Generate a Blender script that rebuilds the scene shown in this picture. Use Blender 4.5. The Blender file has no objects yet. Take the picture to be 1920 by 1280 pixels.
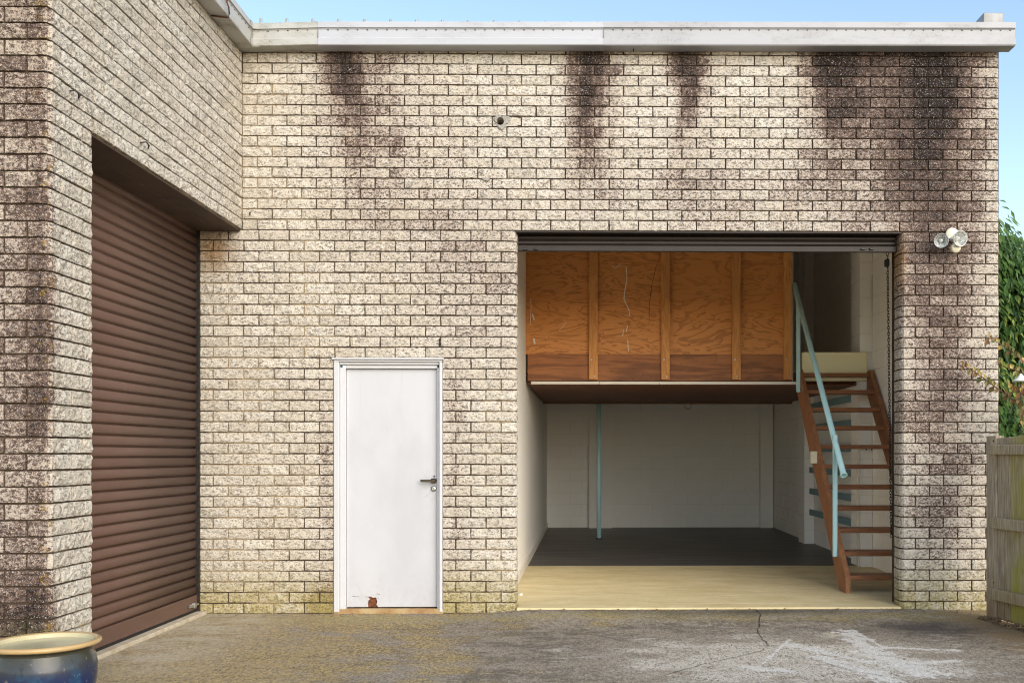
import bpy, bmesh, math, random
from mathutils import Vector, Matrix
R = math.radians
random.seed(7)
SC = bpy.context.scene
COL = SC.collection

# ------------------------------------------------------------------ camera, sky, sun, exposure
YAW = R(0.88); FPX = 1880.0; CX = 1129.0; CY = 850.0; EYE = Vector((0, -8.25, 1.31))
cam_d = bpy.data.cameras.new('camera'); cam = bpy.data.objects.new('camera', cam_d); COL.objects.link(cam)
cam.location = EYE; cam.rotation_euler = (R(90), 0, -YAW)
cam_d.sensor_width = 36; cam_d.lens = FPX / 1920 * 36
cam_d.shift_x = (960 - CX) / 1920; cam_d.shift_y = (CY - 640) / 1920
cam_d.clip_start = 0.05; cam_d.clip_end = 2000
SC.camera = cam

SUN_EL, SUN_AZ = 27.0, -58.0            # azimuth measured from +X, counter-clockwise
world = bpy.data.worlds.new('World'); SC.world = world; world.use_nodes = True
wn = world.node_tree; bg = wn.nodes['Background']
sky = wn.nodes.new('ShaderNodeTexSky'); sky.sky_type = 'NISHITA'; sky.sun_disc = False
sky.sun_elevation = R(SUN_EL); sky.sun_rotation = R(90 - SUN_AZ)
sky.air_density = 1.0; sky.dust_density = 0.9; sky.ozone_density = 0.35; sky.altitude = 20
wn.links.new(sky.outputs[0], bg.inputs[0]); bg.inputs[1].default_value = 0.15
sun_d = bpy.data.lights.new('sun', 'SUN'); sun_d.energy = 1.6; sun_d.angle = R(58); sun_d.color = (1, 0.94, 0.86)
sun = bpy.data.objects.new('sun', sun_d); COL.objects.link(sun)
to_sun = Vector((math.cos(R(SUN_EL)) * math.cos(R(SUN_AZ)), math.cos(R(SUN_EL)) * math.sin(R(SUN_AZ)), math.sin(R(SUN_EL))))
sun.rotation_euler = to_sun.to_track_quat('Z', 'Y').to_euler(); sun.location = to_sun * 30
vs = SC.view_settings; vs.view_transform = 'Standard'; vs.look = 'None'; vs.gamma = 1; vs.exposure = 1.0; vs.use_curve_mapping = False
SC.render.engine = 'CYCLES'; SC.cycles.use_denoising = True; SC.cycles.denoising_prefilter = 'NONE'; SC.cycles.filter_width = 1.1; SC.cycles.max_bounces = 12; SC.cycles.diffuse_bounces = 8

# ------------------------------------------------------------------ measuring helpers (photo position -> point in the place)
def ray(px, py):
    a = (px - CX) / FPX; c, s = math.cos(YAW), math.sin(YAW)
    return Vector((s + c * a, c - s * a, (CY - py) / FPX))
def at(px, py, Y): d = ray(px, py); return EYE + d * ((Y - EYE.y) / d.y)
def atx(px, py, X): d = ray(px, py); return EYE + d * ((X - EYE.x) / d.x)
def atz(px, py, Z): d = ray(px, py); return EYE + d * ((Z - EYE.z) / d.z)
def to_px(p):
    v = Vector(p) - EYE; c, s = math.cos(YAW), math.sin(YAW)
    dep = v.x * s + v.y * c; lat = v.x * c - v.y * s
    return CX + FPX * lat / dep, CY - FPX * v.z / dep, dep

# ------------------------------------------------------------------ node helper
class S:
    def __init__(s, g, o): s.g, s.o = g, o
    def _m(s, op, b=None, c=None): return s.g.math(op, s, b, c)
    def __add__(s, b): return s._m('ADD', b)
    __radd__ = __add__
    def __sub__(s, b): return s._m('SUBTRACT', b)
    def __rsub__(s, b): return s.g.math('SUBTRACT', b, s)
    def __mul__(s, b): return s._m('MULTIPLY', b)
    __rmul__ = __mul__
    def __truediv__(s, b): return s._m('DIVIDE', b)
    def clamp(s):
        r = s.g.math('ADD', s, 0.0); r.o.node.use_clamp = True; return r
    def step(s, lo, hi):
        n = s.g.new('ShaderNodeMapRange'); n.interpolation_type = 'SMOOTHSTEP'
        s.g.put(n.inputs[0], s); n.inputs[1].default_value = lo; n.inputs[2].default_value = hi
        return S(s.g, n.outputs[0])
class G:
    def __init__(s, name, rough=0.8, metal=0.0, spec=0.3):
        s.mat = bpy.data.materials.new(name); s.mat.use_nodes = True; s.nt = s.mat.node_tree
        s.b = s.nt.nodes['Principled BSDF']; s.b.inputs['Roughness'].default_value = rough
        s.b.inputs['Metallic'].default_value = metal; s.b.inputs['Specular IOR Level'].default_value = spec
        s._p = None
    def new(s, t): return s.nt.nodes.new(t)
    def put(s, sock, v):
        if isinstance(v, S): s.nt.links.new(v.o, sock)
        elif isinstance(v, (tuple, list)): sock.default_value = (*v, 1) if len(v) == 3 and sock.type == 'RGBA' else v
        else: sock.default_value = v
    def math(s, op, a, b=None, c=None):
        n = s.new('ShaderNodeMath'); n.operation = op
        for i, v in enumerate((a, b, c)):
            if v is not None: s.put(n.inputs[i], v)
        return S(s, n.outputs[0])
    def pos(s):
        if s._p is None: s._p = S(s, s.new('ShaderNodeNewGeometry').outputs['Position'])
        return s._p
    def obj(s): return S(s, s.new('ShaderNodeTexCoord').outputs['Object'])
    def xyz(s, v=None):
        n = s.new('ShaderNodeSeparateXYZ'); s.put(n.inputs[0], v or s.pos()); return [S(s, o) for o in n.outputs]
    def vec(s, x, y, z):
        n = s.new('ShaderNodeCombineXYZ')
        for i, v in enumerate((x, y, z)): s.put(n.inputs[i], v)
        return S(s, n.outputs[0])
    def scaled(s, sc, v=None):
        n = s.new('ShaderNodeVectorMath'); n.operation = 'MULTIPLY'; s.put(n.inputs[0], v or s.pos()); n.inputs[1].default_value = sc
        return S(s, n.outputs[0])
    def noise(s, scale, detail=3, rough=0.55, dist=0.0, v=None):
        n = s.new('ShaderNodeTexNoise'); s.put(n.inputs['Vector'], v or s.pos())
        n.inputs['Scale'].default_value = scale; n.inputs['Detail'].default_value = detail
        n.inputs['Roughness'].default_value = rough; n.inputs['Distortion'].default_value = dist
        return S(s, n.outputs[0])
    def voro(s, scale, v=None, out=0):
        n = s.new('ShaderNodeTexVoronoi'); s.put(n.inputs['Vector'], v or s.pos()); n.inputs['Scale'].default_value = scale
        return S(s, n.outputs[out])
    def mix(s, f, a, b):
        n = s.new('ShaderNodeMix'); n.data_type = 'RGBA'
        s.put(n.inputs[0], f); s.put(n.inputs[6], a); s.put(n.inputs[7], b)
        return S(s, n.outputs[2])
    def rnd(s):
        a = s.new('ShaderNodeAttribute'); a.attribute_name = 'rnd'
        o = s.new('ShaderNodeObjectInfo')
        return s.math('FRACT', S(s, a.outputs['Fac']) + S(s, o.outputs['Random']))
    def bump(s, h, strength=0.5, dist=0.01):
        n = s.new('ShaderNodeBump'); n.inputs['Strength'].default_value = strength; n.inputs['Distance'].default_value = dist
        s.put(n.inputs['Height'], h); s.nt.links.new(n.outputs[0], s.b.inputs['Normal'])
    def col(s, c): s.put(s.b.inputs['Base Color'], c); return s
    def rough(s, c): s.put(s.b.inputs['Roughness'], c); return s

def gauss(g, x, c, w):
    d = (x - c) / w
    return g.math('EXPONENT', d * d * -1.0)

def wx(px, y=0): return at(px, 600, y).x
def stain_field(g):
    """weathering of the masonry, by place on the walls"""
    X, Y, Z = g.xyz()
    warp = g.noise(2.2, 3, 0.6)
    warp2 = g.noise(6.0, 3, 0.6, v=g.scaled((1, 1, 0.35)))
    xw = X + (warp - 0.5) * 0.25 + (warp2 - 0.5) * 0.16
    front = Y.step(-0.6, -0.25)
    def streak(px, w, amt, ztop, zend, spread=0.0):
        fall = Z.step(zend, ztop)
        return gauss(g, xw, wx(px), w) * fall * amt
    a = streak(640, 0.15, 0.85, 4.85, 3.7) + streak(665, 0.36, 0.46, 5.0, 1.9) + streak(760, 0.55, 0.24, 4.2, 1.6)
    b = streak(1105, 0.17, 1.15, 4.75, 3.0) + streak(1115, 0.30, 0.42, 5.0, 2.9)
    c = streak(1288, 0.13, 1.0, 4.75, 3.35) + streak(1300, 0.28, 0.34, 5.0, 3.0)
    d = streak(1565, 0.24, 1.15, 4.8, 3.3) + streak(1660, 0.34, 0.45, 4.9, 2.9) + streak(1752, 0.17, 0.75, 4.8, 3.1)
    e = gauss(g, xw, wx(1690), 0.85) * Z.step(1.2, 3.9) * 0.46 + gauss(g, xw, wx(1768), 0.38) * Z.step(-0.3, 1.0) * 0.60
    f = gauss(g, xw, wx(905), 0.65) * gauss(g, Z, 2.75, 0.9) * 0.34 + gauss(g, xw, wx(1330), 1.0) * gauss(g, Z, 3.4, 0.45) * 0.34
    # around the white door and along the foot of the wall
    j = gauss(g, xw, wx(612), 0.10) * Z.step(2.3, 1.4) * 0.34 + gauss(g, xw, wx(852), 0.11) * Z.step(2.4, 1.4) * 0.34
    k = gauss(g, xw, wx(606), 0.14) * Z.step(0.38, 0.05) * 0.75
    drip = g.noise(1.0, 3, 0.6, v=g.scaled((11, 11, 0.9)))
    fr = ((a + b + c + d) * (0.25 + drip * 1.5) + e + f + j + k) * front
    # weather face of the near pier
    pier = (1.0 - X.step(-2.86, -2.79)) * (1.0 - Y.step(-2.93, -2.86)) * 0.60
    corner = gauss(g, X, -2.83, 0.13) * gauss(g, Y, -2.95, 0.14) * (gauss(g, Z, 2.0, 0.5) * 0.35 + Z.step(0.9, 0.2) * 0.45 + 0.12)
    low = (1.0 - X.step(-2.95, -2.80)) * (1.0 - Y.step(-2.95, -2.80)) * Z.step(0.85, 0.30) * 0.48
    n = g.noise(3.2, 4, 0.62)
    return (fr + pier + corner + low) * (0.55 + n * 0.9), X, Y, Z, warp

def brick_material():
    g = G('split_face_brick', 0.93, spec=0.15)
    st, X, Y, Z, warp = stain_field(g)
    rnd = g.rnd()
    fine = g.noise(150, 2, 0.7); mid = g.noise(56, 3, 0.85); pit = g.noise(44, 4, 0.82, v=g.scaled((0.7, 0.7, 1.3)))
    big = g.noise(14, 3, 0.6)
    cream = g.mix(rnd, (0.52, 0.468, 0.385), (0.635, 0.588, 0.505))
    cream = g.mix(warp.step(0.4, 0.72) * 0.35, cream, (0.56, 0.475, 0.36))
    cream = g.mix(fine.step(0.52, 0.72) * 0.6, cream, (0.75, 0.715, 0.645))
    pits = (pit + (big - 0.5) * 0.25).step(0.55, 0.61)
    cream = g.mix(pits * (0.30 + rnd * 0.26), cream, (0.215, 0.165, 0.125))
    speck = g.voro(44).step(0.19, 0.09) * g.noise(11, 2).step(0.5, 0.6)
    cream = g.mix(speck * 0.9, cream, (0.06, 0.048, 0.04))
    s = st * 1.0 + (rnd - 0.5) * 0.36 * st.step(0.04, 0.4)
    grain = (mid - 0.5) * 2.8 + (fine - 0.5) * 1.6 + (pit - 0.5) * 2.0
    d0 = s.step(0.05, 0.75)
    d1 = (s * 0.80 + grain * 0.62 - 0.36).step(0.0, 0.20)
    d2 = (s * 0.80 + grain * 0.62 - 0.76).step(0.0, 0.20)
    tint = g.mix(g.noise(5, 2), (0.35, 0.24, 0.19), (0.30, 0.215, 0.175))
    c = g.mix(d0 * 0.60, cream, tint)
    c = g.mix(d1 * st.step(0.03, 0.22) * 0.90, c, g.mix(fine, (0.115, 0.064, 0.048), (0.072, 0.047, 0.038)))
    c = g.mix(d2 * 0.95, c, (0.026, 0.019, 0.017))
    c = g.mix((fine * 0.6 + mid * 0.5).step(0.62, 0.68) * d0 * 0.7, c, (0.64, 0.585, 0.53))
    # lichen low down and yellow runs near the lintel ends
    lich = Z.step(0.50, 0.03) * (mid * 0.7 + big * 0.5 + warp * 0.6).step(0.62, 0.95)
    c = g.mix(lich * 0.85, c, g.mix(fine, (0.46, 0.37, 0.14), (0.30, 0.26, 0.11)))
    rust = gauss(g, X, -3.06, 0.16) * gauss(g, Z, 2.97, 0.16) * Y.step(-0.3, -0.1) + gauss(g, X, 2.58, 0.05) * gauss(g, Z, 2.88, 0.2)
    c = g.mix((rust * 1.2 * (0.35 + mid)).clamp() * 0.8, c, (0.36, 0.20, 0.075))
    yel = gauss(g, X, -2.84, 0.06) * gauss(g, Y, -2.96, 0.07) * g.noise(14, 4, 0.7).step(0.56, 0.66)
    c = g.mix(yel * 0.7 * mid.step(0.4, 0.6), c, (0.42, 0.26, 0.05))
    g.col(c)
    h = mid * 1.0 + fine * 0.4 - pits * 0.5 + big * 0.5
    g.bump(h, 1.0, 0.012)
    return g.mat

def mortar_material():
    g = G('mortar', 0.95, spec=0.1)
    st, X, Y, Z, warp = stain_field(g)
    n = g.noise(40, 3, 0.6); m = g.noise(1.6, 3, 0.6)
    base = g.mix(n, (0.35, 0.265, 0.16), (0.42, 0.335, 0.215))
    dirt = (st * 1.6 + m.step(0.36, 0.58) * 0.75 + (n - 0.5) * 0.8 + X.step(-2.7, -0.5) * 0.25 - 0.08).step(0.05, 0.75)
    c = g.mix(dirt * 0.93, base, (0.055, 0.038, 0.028))
    g.col(c); g.bump(n, 0.5, 0.006)
    return g.mat

def simple(name, c1, c2=None, scale=8, rough=0.7, metal=0, spec=0.3, bump=0.0, bscale=60, detail=4, stretch=(1, 1, 1)):
    g = G(name, rough, metal, spec)
    c2 = c2 or tuple(x * 0.85 for x in c1)
    n = g.noise(scale, detail, 0.6, v=g.scaled(stretch))
    g.col(g.mix(n.step(0.3, 0.7), c1, c2))
    if bump: g.bump(g.noise(bscale, 3, 0.6, v=g.scaled(stretch)), bump, 0.004)
    return g.mat

def timber(name, light, dark, axis='z', scale=1.0, rough=0.6, band=38, grey=0.0, spec=0.3):
    g = G(name, rough, spec=spec)
    st = {'x': (0.12, 1, 1), 'y': (1, 0.12, 1), 'z': (1, 1, 0.12)}[axis]
    v = g.scaled(tuple(a * scale for a in st), g.pos())
    n = g.noise(9, 4, 0.6, 0.4, v=v)
    rings = g.math('SINE', n * band) * 0.5 + 0.5
    f = g.noise(120, 3, 0.6, v=v)
    big = g.noise(1.7, 3)
    c = g.mix((rings * 0.55 + f * 0.45).clamp(), light, dark)
    c = g.mix(big.step(0.4, 0.75) * 0.45, c, dark)
    c = g.mix(g.noise(28, 2).step(0.66, 0.74) * 0.5, c, tuple(x * 0.3 for x in dark))
    g.col(c); g.bump(f + rings * 0.3, 0.25, 0.003)
    return g.mat

def plywood():
    g = G('plywood', 0.55, spec=0.35)
    X, Y, Z = g.xyz(); sheet = g.math('FLOOR', (X + 0.64) / 0.80)
    v = g.vec(X * 0.55 + sheet * 5.3, sheet * 3.1, Z * (2.3 + 0.5 * g.math('SINE', sheet * 2.0)))
    n = g.noise(1.9, 4, 0.6, 0.6, v=v)
    ring = g.math('SINE', n * 62.0) * 0.5 + 0.5
    band = ring.step(0.55, 1.0)
    f = g.noise(70, 3, 0.6, v=g.scaled((0.1, 1, 1.3)))
    c = g.mix(band * 0.75, (0.62, 0.262, 0.078), (0.32, 0.118, 0.036))
    c = g.mix(f.step(0.35, 0.7) * 0.4, c, (0.54, 0.21, 0.048))
    c = g.mix(g.noise(1.3, 2).step(0.45, 0.7) * 0.5, c, (0.56, 0.225, 0.05))
    c = g.mix(g.noise(24, 2).step(0.70, 0.76) * 0.8, c, (0.08, 0.03, 0.012))
    g.col(c); g.bump(f, 0.12, 0.002)
    return g.mat

def painted(name, c, dirt, amount=0.4, rough=0.5, spec=0.4, scale=5, stretch=(1, 1, 1)):
    g = G(name, rough, spec=spec)
    n = g.noise(scale, 5, 0.65, v=g.scaled(stretch)); m = g.noise(90, 3)
    g.col(g.mix((n.step(0.5, 0.8) * amount + m.step(0.66, 0.75) * amount * 0.35).clamp(), c, dirt))
    g.bump(g.noise(45, 4), 0.08, 0.003)
    return g.mat

def ground_material():
    g = G('weathered_asphalt', 0.92, spec=0.2)
    X, Y, Z = g.xyz()
    v2 = g.scaled((1, 0.45, 1))
    fine = g.noise(95, 3, 0.8, v=v2).step(0.3, 0.7); grit = g.noise(42, 4, 0.8, v=v2).step(0.36, 0.64)
    mid = g.noise(11, 4, 0.7, v=g.scaled((1, 0.8, 1))); big = g.noise(1.3, 4, 0.62, 0.5); pat = g.noise(3.1, 4, 0.65, 0.3, v=g.scaled((0.7, 1.2, 1)))
    salt = grit * 0.40 + fine * 0.32 + mid * 0.28
    base = g.mix(salt, (0.095, 0.078, 0.057), (0.50, 0.43, 0.33))
    base = g.mix((mid * 0.45 + pat * 0.75).step(0.54, 0.68) * 0.85, base, g.mix(salt, (0.06, 0.050, 0.038), (0.22, 0.185, 0.14)))
    # paler worn surface in the middle and on the right
    wear = (gauss(g, X, 1.3, 1.35) * gauss(g, Y, -1.9, 0.95) * 0.9 + (pat - 0.5) * 2.0).step(0.25, 0.75)
    base = g.mix(wear * (salt * 0.8 + mid * 0.5).step(0.32, 0.75) * 0.95, base, (0.58, 0.53, 0.44))
    # yellow brown lichen on the left and in patches along the wall
    lz = (X.step(0.9, -2.3) * 0.75 + (big - 0.5) * 1.6 + (pat - 0.5) * 1.6 + gauss(g, Y, -0.35, 0.3) * 0.18).step(0.28, 0.72)
    base = g.mix(lz * (salt * 0.7 + mid * 0.6).step(0.35, 0.8) * 0.9, base, g.mix(salt, (0.20, 0.135, 0.05), (0.60, 0.46, 0.22)))
    yl = (gauss(g, Y, -0.28, 0.26) * 0.6 + (pat - 0.5) * 1.6).step(0.28, 0.58)
    base = g.mix(yl * salt * 0.7, base, (0.40, 0.34, 0.15))
    tan = (X.step(2.3, 3.1) * 0.75 + (pat - 0.5) * 1.2).step(0.4, 0.75) * Y.step(-2.2, -1.0)
    base = g.mix(tan * 0.8, base, g.mix(fine, (0.25, 0.155, 0.065), (0.40, 0.30, 0.16)))
    edge = X.step(-2.05, -2.85) * (pat * 1.0 + mid * 0.5).step(0.55, 0.85) * Y.step(-2.6, -1.9)
    base = g.mix(edge * 0.85, base, g.mix(salt, (0.40, 0.34, 0.23), (0.58, 0.52, 0.41)))
    wet = gauss(g, X, 2.6, 0.5) * gauss(g, Y, -0.75, 0.26) * 1.2 + gauss(g, X, 1.4, 0.9) * gauss(g, Y, -0.15, 0.15) * 0.9
    base = g.mix((wet * (0.2 + pat * 1.4)).clamp() * 0.85, base, g.mix(salt, (0.045, 0.04, 0.036), (0.12, 0.105, 0.09)))
    # spilt white paint scuffed out in strokes
    U = X * 0.42 - Y * 0.91; V = X * 0.91 + Y * 0.42
    st = g.noise(1.0, 5, 0.75, 0.7, v=g.vec(U * 3.5, V * 20.0, 0.0)); st2 = g.noise(7, 4, 0.75)
    acc = None
    for a, b, w in (((1585, 1184), (1640, 1222), 0.13), ((1640, 1222), (1735, 1262), 0.20), ((1490, 1208), (1630, 1240), 0.10), ((1598, 1180), (1655, 1212), 0.022),
                    ((1655, 1212), (1795, 1219), 0.045), ((1480, 1198), (1425, 1247), 0.018), ((1400, 1251), (1478, 1257), 0.075), ((1545, 1232), (1670, 1276), 0.13),
                    ((1560, 1186), (1600, 1181), 0.05), ((1690, 1245), (1790, 1238), 0.06)):
        A, B = atz(*a, 0), atz(*b, 0); dx, dy = B.x - A.x, B.y - A.y; L2 = dx * dx + dy * dy
        t = (((X - A.x) * dx + (Y - A.y) * dy) / L2).clamp()
        ex = X - A.x - t * dx; ey = Y - A.y - t * dy
        d = 1.0 - g.math('SQRT', ex * ex + ey * ey) / w
        acc = d if acc is None else g.math('MAXIMUM', acc, d)
    spill = (acc * 0.9 + (st - 0.5) * 2.6 + (st2 - 0.5) * 2.4 + (salt - 0.5) * 0.5).step(0.22, 0.62) * acc.step(-0.6, 0.1)
    base = g.mix(spill * 0.85, base, g.mix(salt, (0.56, 0.53, 0.47), (0.74, 0.72, 0.66)))
    g.col(base)
    g.bump(salt + mid * 0.8, 0.9, 0.010)
    return g.mat

M = {}
M['brick'] = brick_material()
M['mortar'] = mortar_material()
M['ground'] = ground_material()
M['white_block'] = painted('white_painted_block', (0.86, 0.84, 0.80), (0.74, 0.71, 0.66), 0.25, 0.7, 0.2, 2.5)
M['white_wall'] = painted('white_painted_wall', (0.86, 0.84, 0.79), (0.74, 0.71, 0.65), 0.25, 0.7, 0.2, 2)
M['joint'] = simple('painted_joint', (0.76, 0.74, 0.69), (0.70, 0.68, 0.63))
def door_mat():
    g = G('door_paint', 0.4, spec=0.4); X, Y, Z = g.xyz()
    n = g.noise(1.8, 5, 0.65, v=g.scaled((1, 1, 0.5))); run = g.noise(1.0, 4, 0.65, v=g.scaled((22, 22, 1.0))); m = g.noise(30, 4, 0.7)
    c = g.mix(n.step(0.4, 0.7), (0.500, 0.512, 0.540), (0.445, 0.455, 0.485))
    c = g.mix(run.step(0.55, 0.75) * 0.22 * Z.step(0.6, 2.0), c, (0.36, 0.355, 0.345))
    c = g.mix(Z.step(0.45, 0.05) * m.step(0.45, 0.7) * 0.30, c, (0.36, 0.33, 0.28))
    c = g.mix(gauss(g, X, -1.29, 0.09) * gauss(g, Z, 1.04, 0.16) * m.step(0.4, 0.7) * 0.45, c, (0.33, 0.31, 0.28))
    c = g.mix(g.noise(60, 3, 0.7).step(0.69, 0.74) * 0.4, c, (0.3, 0.29, 0.28))
    g.col(c); g.bump(g.noise(9, 3), 0.10, 0.006); return g.mat
M['door_white'] = door_mat()
M['frame_white'] = painted('frame_paint', (0.53, 0.535, 0.55), (0.42, 0.39, 0.345), 0.35, 0.4, 0.4, 7)
M['rust_core'] = simple('rotten_core', (0.24, 0.075, 0.03), (0.10, 0.04, 0.022), 45, 0.95, bump=0.6, bscale=120)
M['peel'] = simple('peeled_paint_edge', (0.12, 0.11, 0.10), (0.07, 0.06, 0.05), 30)
M['sill'] = simple('sill_concrete', (0.42, 0.32, 0.17), (0.30, 0.17, 0.075), 7, 0.9, bump=0.3, stretch=(1, 1, 1))
M['bronze'] = simple('dark_bronze', (0.10, 0.085, 0.06), (0.06, 0.05, 0.035), 40, 0.4, 0.8)
M['steel'] = simple('steel', (0.55, 0.55, 0.54), (0.4, 0.4, 0.39), 40, 0.35, 0.9)
M['dark_steel'] = simple('dark_steel', (0.06, 0.055, 0.05), (0.035, 0.03, 0.028), 30, 0.5, 0.6)
M['black'] = simple('black_rubber', (0.02, 0.02, 0.02), (0.015, 0.015, 0.015))
def slat_mat():
    g = G('brown_slat', 0.5, spec=0.35); r = g.rnd()
    n = g.noise(4, 5, 0.65, v=g.scaled((1, 0.25, 1))); m = g.noise(26, 4, 0.7, v=g.scaled((1, 2.2, 0.25))); sp = g.noise(120, 2)
    c = g.mix(r, (0.106, 0.058, 0.041), (0.128, 0.073, 0.053))
    c = g.mix(n.step(0.42, 0.72) * 0.5, c, (0.155, 0.094, 0.071)); c = g.mix(m.step(0.58, 0.72) * 0.30, c, (0.19, 0.135, 0.11))
    c = g.mix(sp.step(0.70, 0.76) * 0.6, c, (0.36, 0.30, 0.26))
    g.col(c); g.rough(n * 0.3 + 0.36); return g.mat
M['slat'] = slat_mat()
M['soffit_brown'] = simple('brown_soffit', (0.095, 0.062, 0.045), (0.07, 0.048, 0.036), 6, 0.6)
M['drum_brown'] = simple('brown_steel', (0.030, 0.021, 0.016), (0.022, 0.016, 0.013), 6, 0.5)
def gutter_mat(name, c, dirt, amt):
    g = G(name, 0.42, spec=0.4)
    n = g.noise(3.2, 5, 0.65, v=g.scaled((1, 1, 2.2))); m = g.noise(60, 4, 0.7); X, Y, Z = g.xyz()
    f = (n.step(0.42, 0.75) * amt + (m + n * 0.5).step(0.82, 0.95) * amt).clamp()
    g.col(g.mix(f, c, dirt)); return g.mat
M['gutter_old'] = gutter_mat('gutter_cream', (0.42, 0.415, 0.385), (0.18, 0.175, 0.13), 0.65)
M['gutter_new'] = gutter_mat('gutter_white', (0.43, 0.44, 0.465), (0.34, 0.34, 0.35), 0.5)
M['gutter_grey'] = gutter_mat('gutter_grey', (0.37, 0.375, 0.39), (0.27, 0.27, 0.27), 0.6)
M['zinc'] = simple('zinc', (0.34, 0.345, 0.345), (0.24, 0.24, 0.23), 12, 0.5, 0.2)
M['cable'] = simple('brown_cable', (0.13, 0.055, 0.035), (0.09, 0.04, 0.03), 20)
M['ply'] = plywood()
M['stud'] = timber('stud_pine', (0.68, 0.32, 0.10), (0.44, 0.18, 0.05), 'z')
M['beam'] = timber('stained_beam', (0.42, 0.165, 0.06), (0.14, 0.055, 0.026), 'x', 0.7, band=26)
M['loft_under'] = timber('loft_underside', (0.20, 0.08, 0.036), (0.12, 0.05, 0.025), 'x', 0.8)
M['stair'] = timber('stair_timber', (0.36, 0.15, 0.062), (0.21, 0.085, 0.038), 'x', 1, 0.5)
M['stringer'] = timber('stringer_timber', (0.38, 0.165, 0.07), (0.22, 0.095, 0.045), 'z', 0.7, 0.5)
M['teal'] = painted('pale_teal_paint', (0.42, 0.66, 0.68), (0.36, 0.56, 0.57), 0.3, 0.4)
M['teal_rail'] = painted('dull_teal_paint', (0.16, 0.27, 0.30), (0.12, 0.2, 0.22), 0.3, 0.5)
M['cream_board'] = painted('cream_paint', (0.86, 0.79, 0.50), (0.74, 0.67, 0.41), 0.35, 0.5)
M['trim_white'] = painted('trim_paint', (0.70, 0.66, 0.57), (0.5, 0.42, 0.32), 0.4)
M['floor_yellow'] = None
def yellow_floor():
    g = G('yellow_painted_floor', 0.55, spec=0.3)
    n = g.noise(2.3, 5, 0.65, v=g.scaled((0.6, 1.4, 1))); m = g.noise(26, 4, 0.7, v=g.scaled((0.5, 1.5, 1)))
    c = g.mix(n.step(0.3, 0.75), (0.66, 0.55, 0.31), (0.53, 0.43, 0.22))
    c = g.mix(m.step(0.62, 0.70) * 0.6, c, (0.20, 0.15, 0.08)); w_ = g.noise(7, 5, 0.75, v=g.scaled((0.6, 1.4, 1))); c = g.mix(w_.step(0.52, 0.66) * 0.45, c, (0.78, 0.69, 0.46)); c = g.mix(w_.step(0.44, 0.34) * 0.4, c, (0.40, 0.31, 0.14))
    c = g.mix(g.noise(140, 2).step(0.72, 0.8) * 0.6, c, (0.65, 0.55, 0.35))
    g.col(c); g.rough(n * 0.3 + 0.4); return g.mat
M['floor_yellow'] = yellow_floor()
def dark_floor():
    g = G('dark_floor_sheet', 0.42, spec=0.35)
    n = g.noise(3, 4, 0.6, v=g.scaled((0.35, 2.2, 1)))
    g.col(g.mix(n, (0.115, 0.104, 0.092), (0.07, 0.064, 0.058))); g.rough(n * 0.25 + 0.32); return g.mat
M['floor_dark'] = dark_floor()
M['plastic_cream'] = simple('aged_plastic', (0.70, 0.66, 0.50), (0.64, 0.58, 0.40), 25, 0.4)
M['plastic_white'] = simple('white_plastic', (0.75, 0.74, 0.70), (0.68, 0.67, 0.62), 25, 0.4)
def glass():
    g = G('lamp_glass', 0.12, spec=0.5); g.col((0.9, 0.92, 0.92))
    g.b.inputs['Transmission Weight'].default_value = 1.0; g.b.inputs['IOR'].default_value = 1.12; g.b.inputs['Roughness'].default_value = 0.02; return g.mat
M['glass'] = glass()
M['reflector'] = simple('reflector', (0.78, 0.78, 0.76), (0.55, 0.56, 0.55), 18, 0.3, 0.35)
def fence_mat(name, lich):
    g = G(name, 0.9, spec=0.1)
    v = g.scaled((1, 1, 0.07)); f = g.noise(75, 4, 0.65, v=v); n = g.noise(14, 3, 0.6, 0.3, v=g.scaled((1, 1, 0.2))); b = g.noise(2.6, 3)
    X, Y, Z = g.xyz()
    c = g.mix(f.step(0.3, 0.72), (0.50, 0.42, 0.31), (0.24, 0.19, 0.13))
    c = g.mix(n.step(0.55, 0.75) * 0.5, c, (0.30, 0.21, 0.12))
    c = g.mix(Z.step(0.45, 0.0) * 0.55, c, (0.26, 0.17, 0.085))
    if lich: c = g.mix((b * 0.8 + f * 0.5).step(0.42, 0.75) * lich, c, (0.36, 0.34, 0.045))
    c = g.mix(g.noise(9, 3, 0.6, v=g.scaled((1.5, 1.5, 0.4))).step(0.66, 0.74) * 0.7, c, (0.08, 0.06, 0.045))
    g.col(c); g.bump(f, 0.5, 0.004); return g.mat
M['fence'] = fence_mat('weathered_fence', 0.0); M['fence_lichen'] = fence_mat('lichen_fence', 0.75); M['fence_light'] = fence_mat('mossy_fence', 0.12)
def leaf_mat(name, cs, spec=0.4):
    g = G(name, 0.42, spec=spec); r = g.rnd()
    c = g.mix(r.step(0.0, 0.6), cs[0], cs[1]); c = g.mix(r.step(0.72, 0.95), c, cs[2])
    g.col(c); g.b.inputs['Subsurface Weight'].default_value = 0.0
    g.b.inputs['Transmission Weight'].default_value = 0.0
    tr = g.new('ShaderNodeBsdfTranslucent'); g.put(tr.inputs[0], c); ms = g.new('ShaderNodeMixShader'); ms.inputs[0].default_value = 0.25
    out = g.nt.nodes['Material Output']; g.nt.links.new(g.b.outputs[0], ms.inputs[1]); g.nt.links.new(tr.outputs[0], ms.inputs[2]); g.nt.links.new(ms.outputs[0], out.inputs[0])
    return g.mat
M['leaf'] = leaf_mat('hedge_leaf', ((0.04, 0.09, 0.028), (0.10, 0.19, 0.04), (0.28, 0.34, 0.08)))
M['sprig_leaf'] = leaf_mat('sprig_leaf', ((0.13, 0.15, 0.045), (0.22, 0.12, 0.045), (0.42, 0.34, 0.10)))
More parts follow.
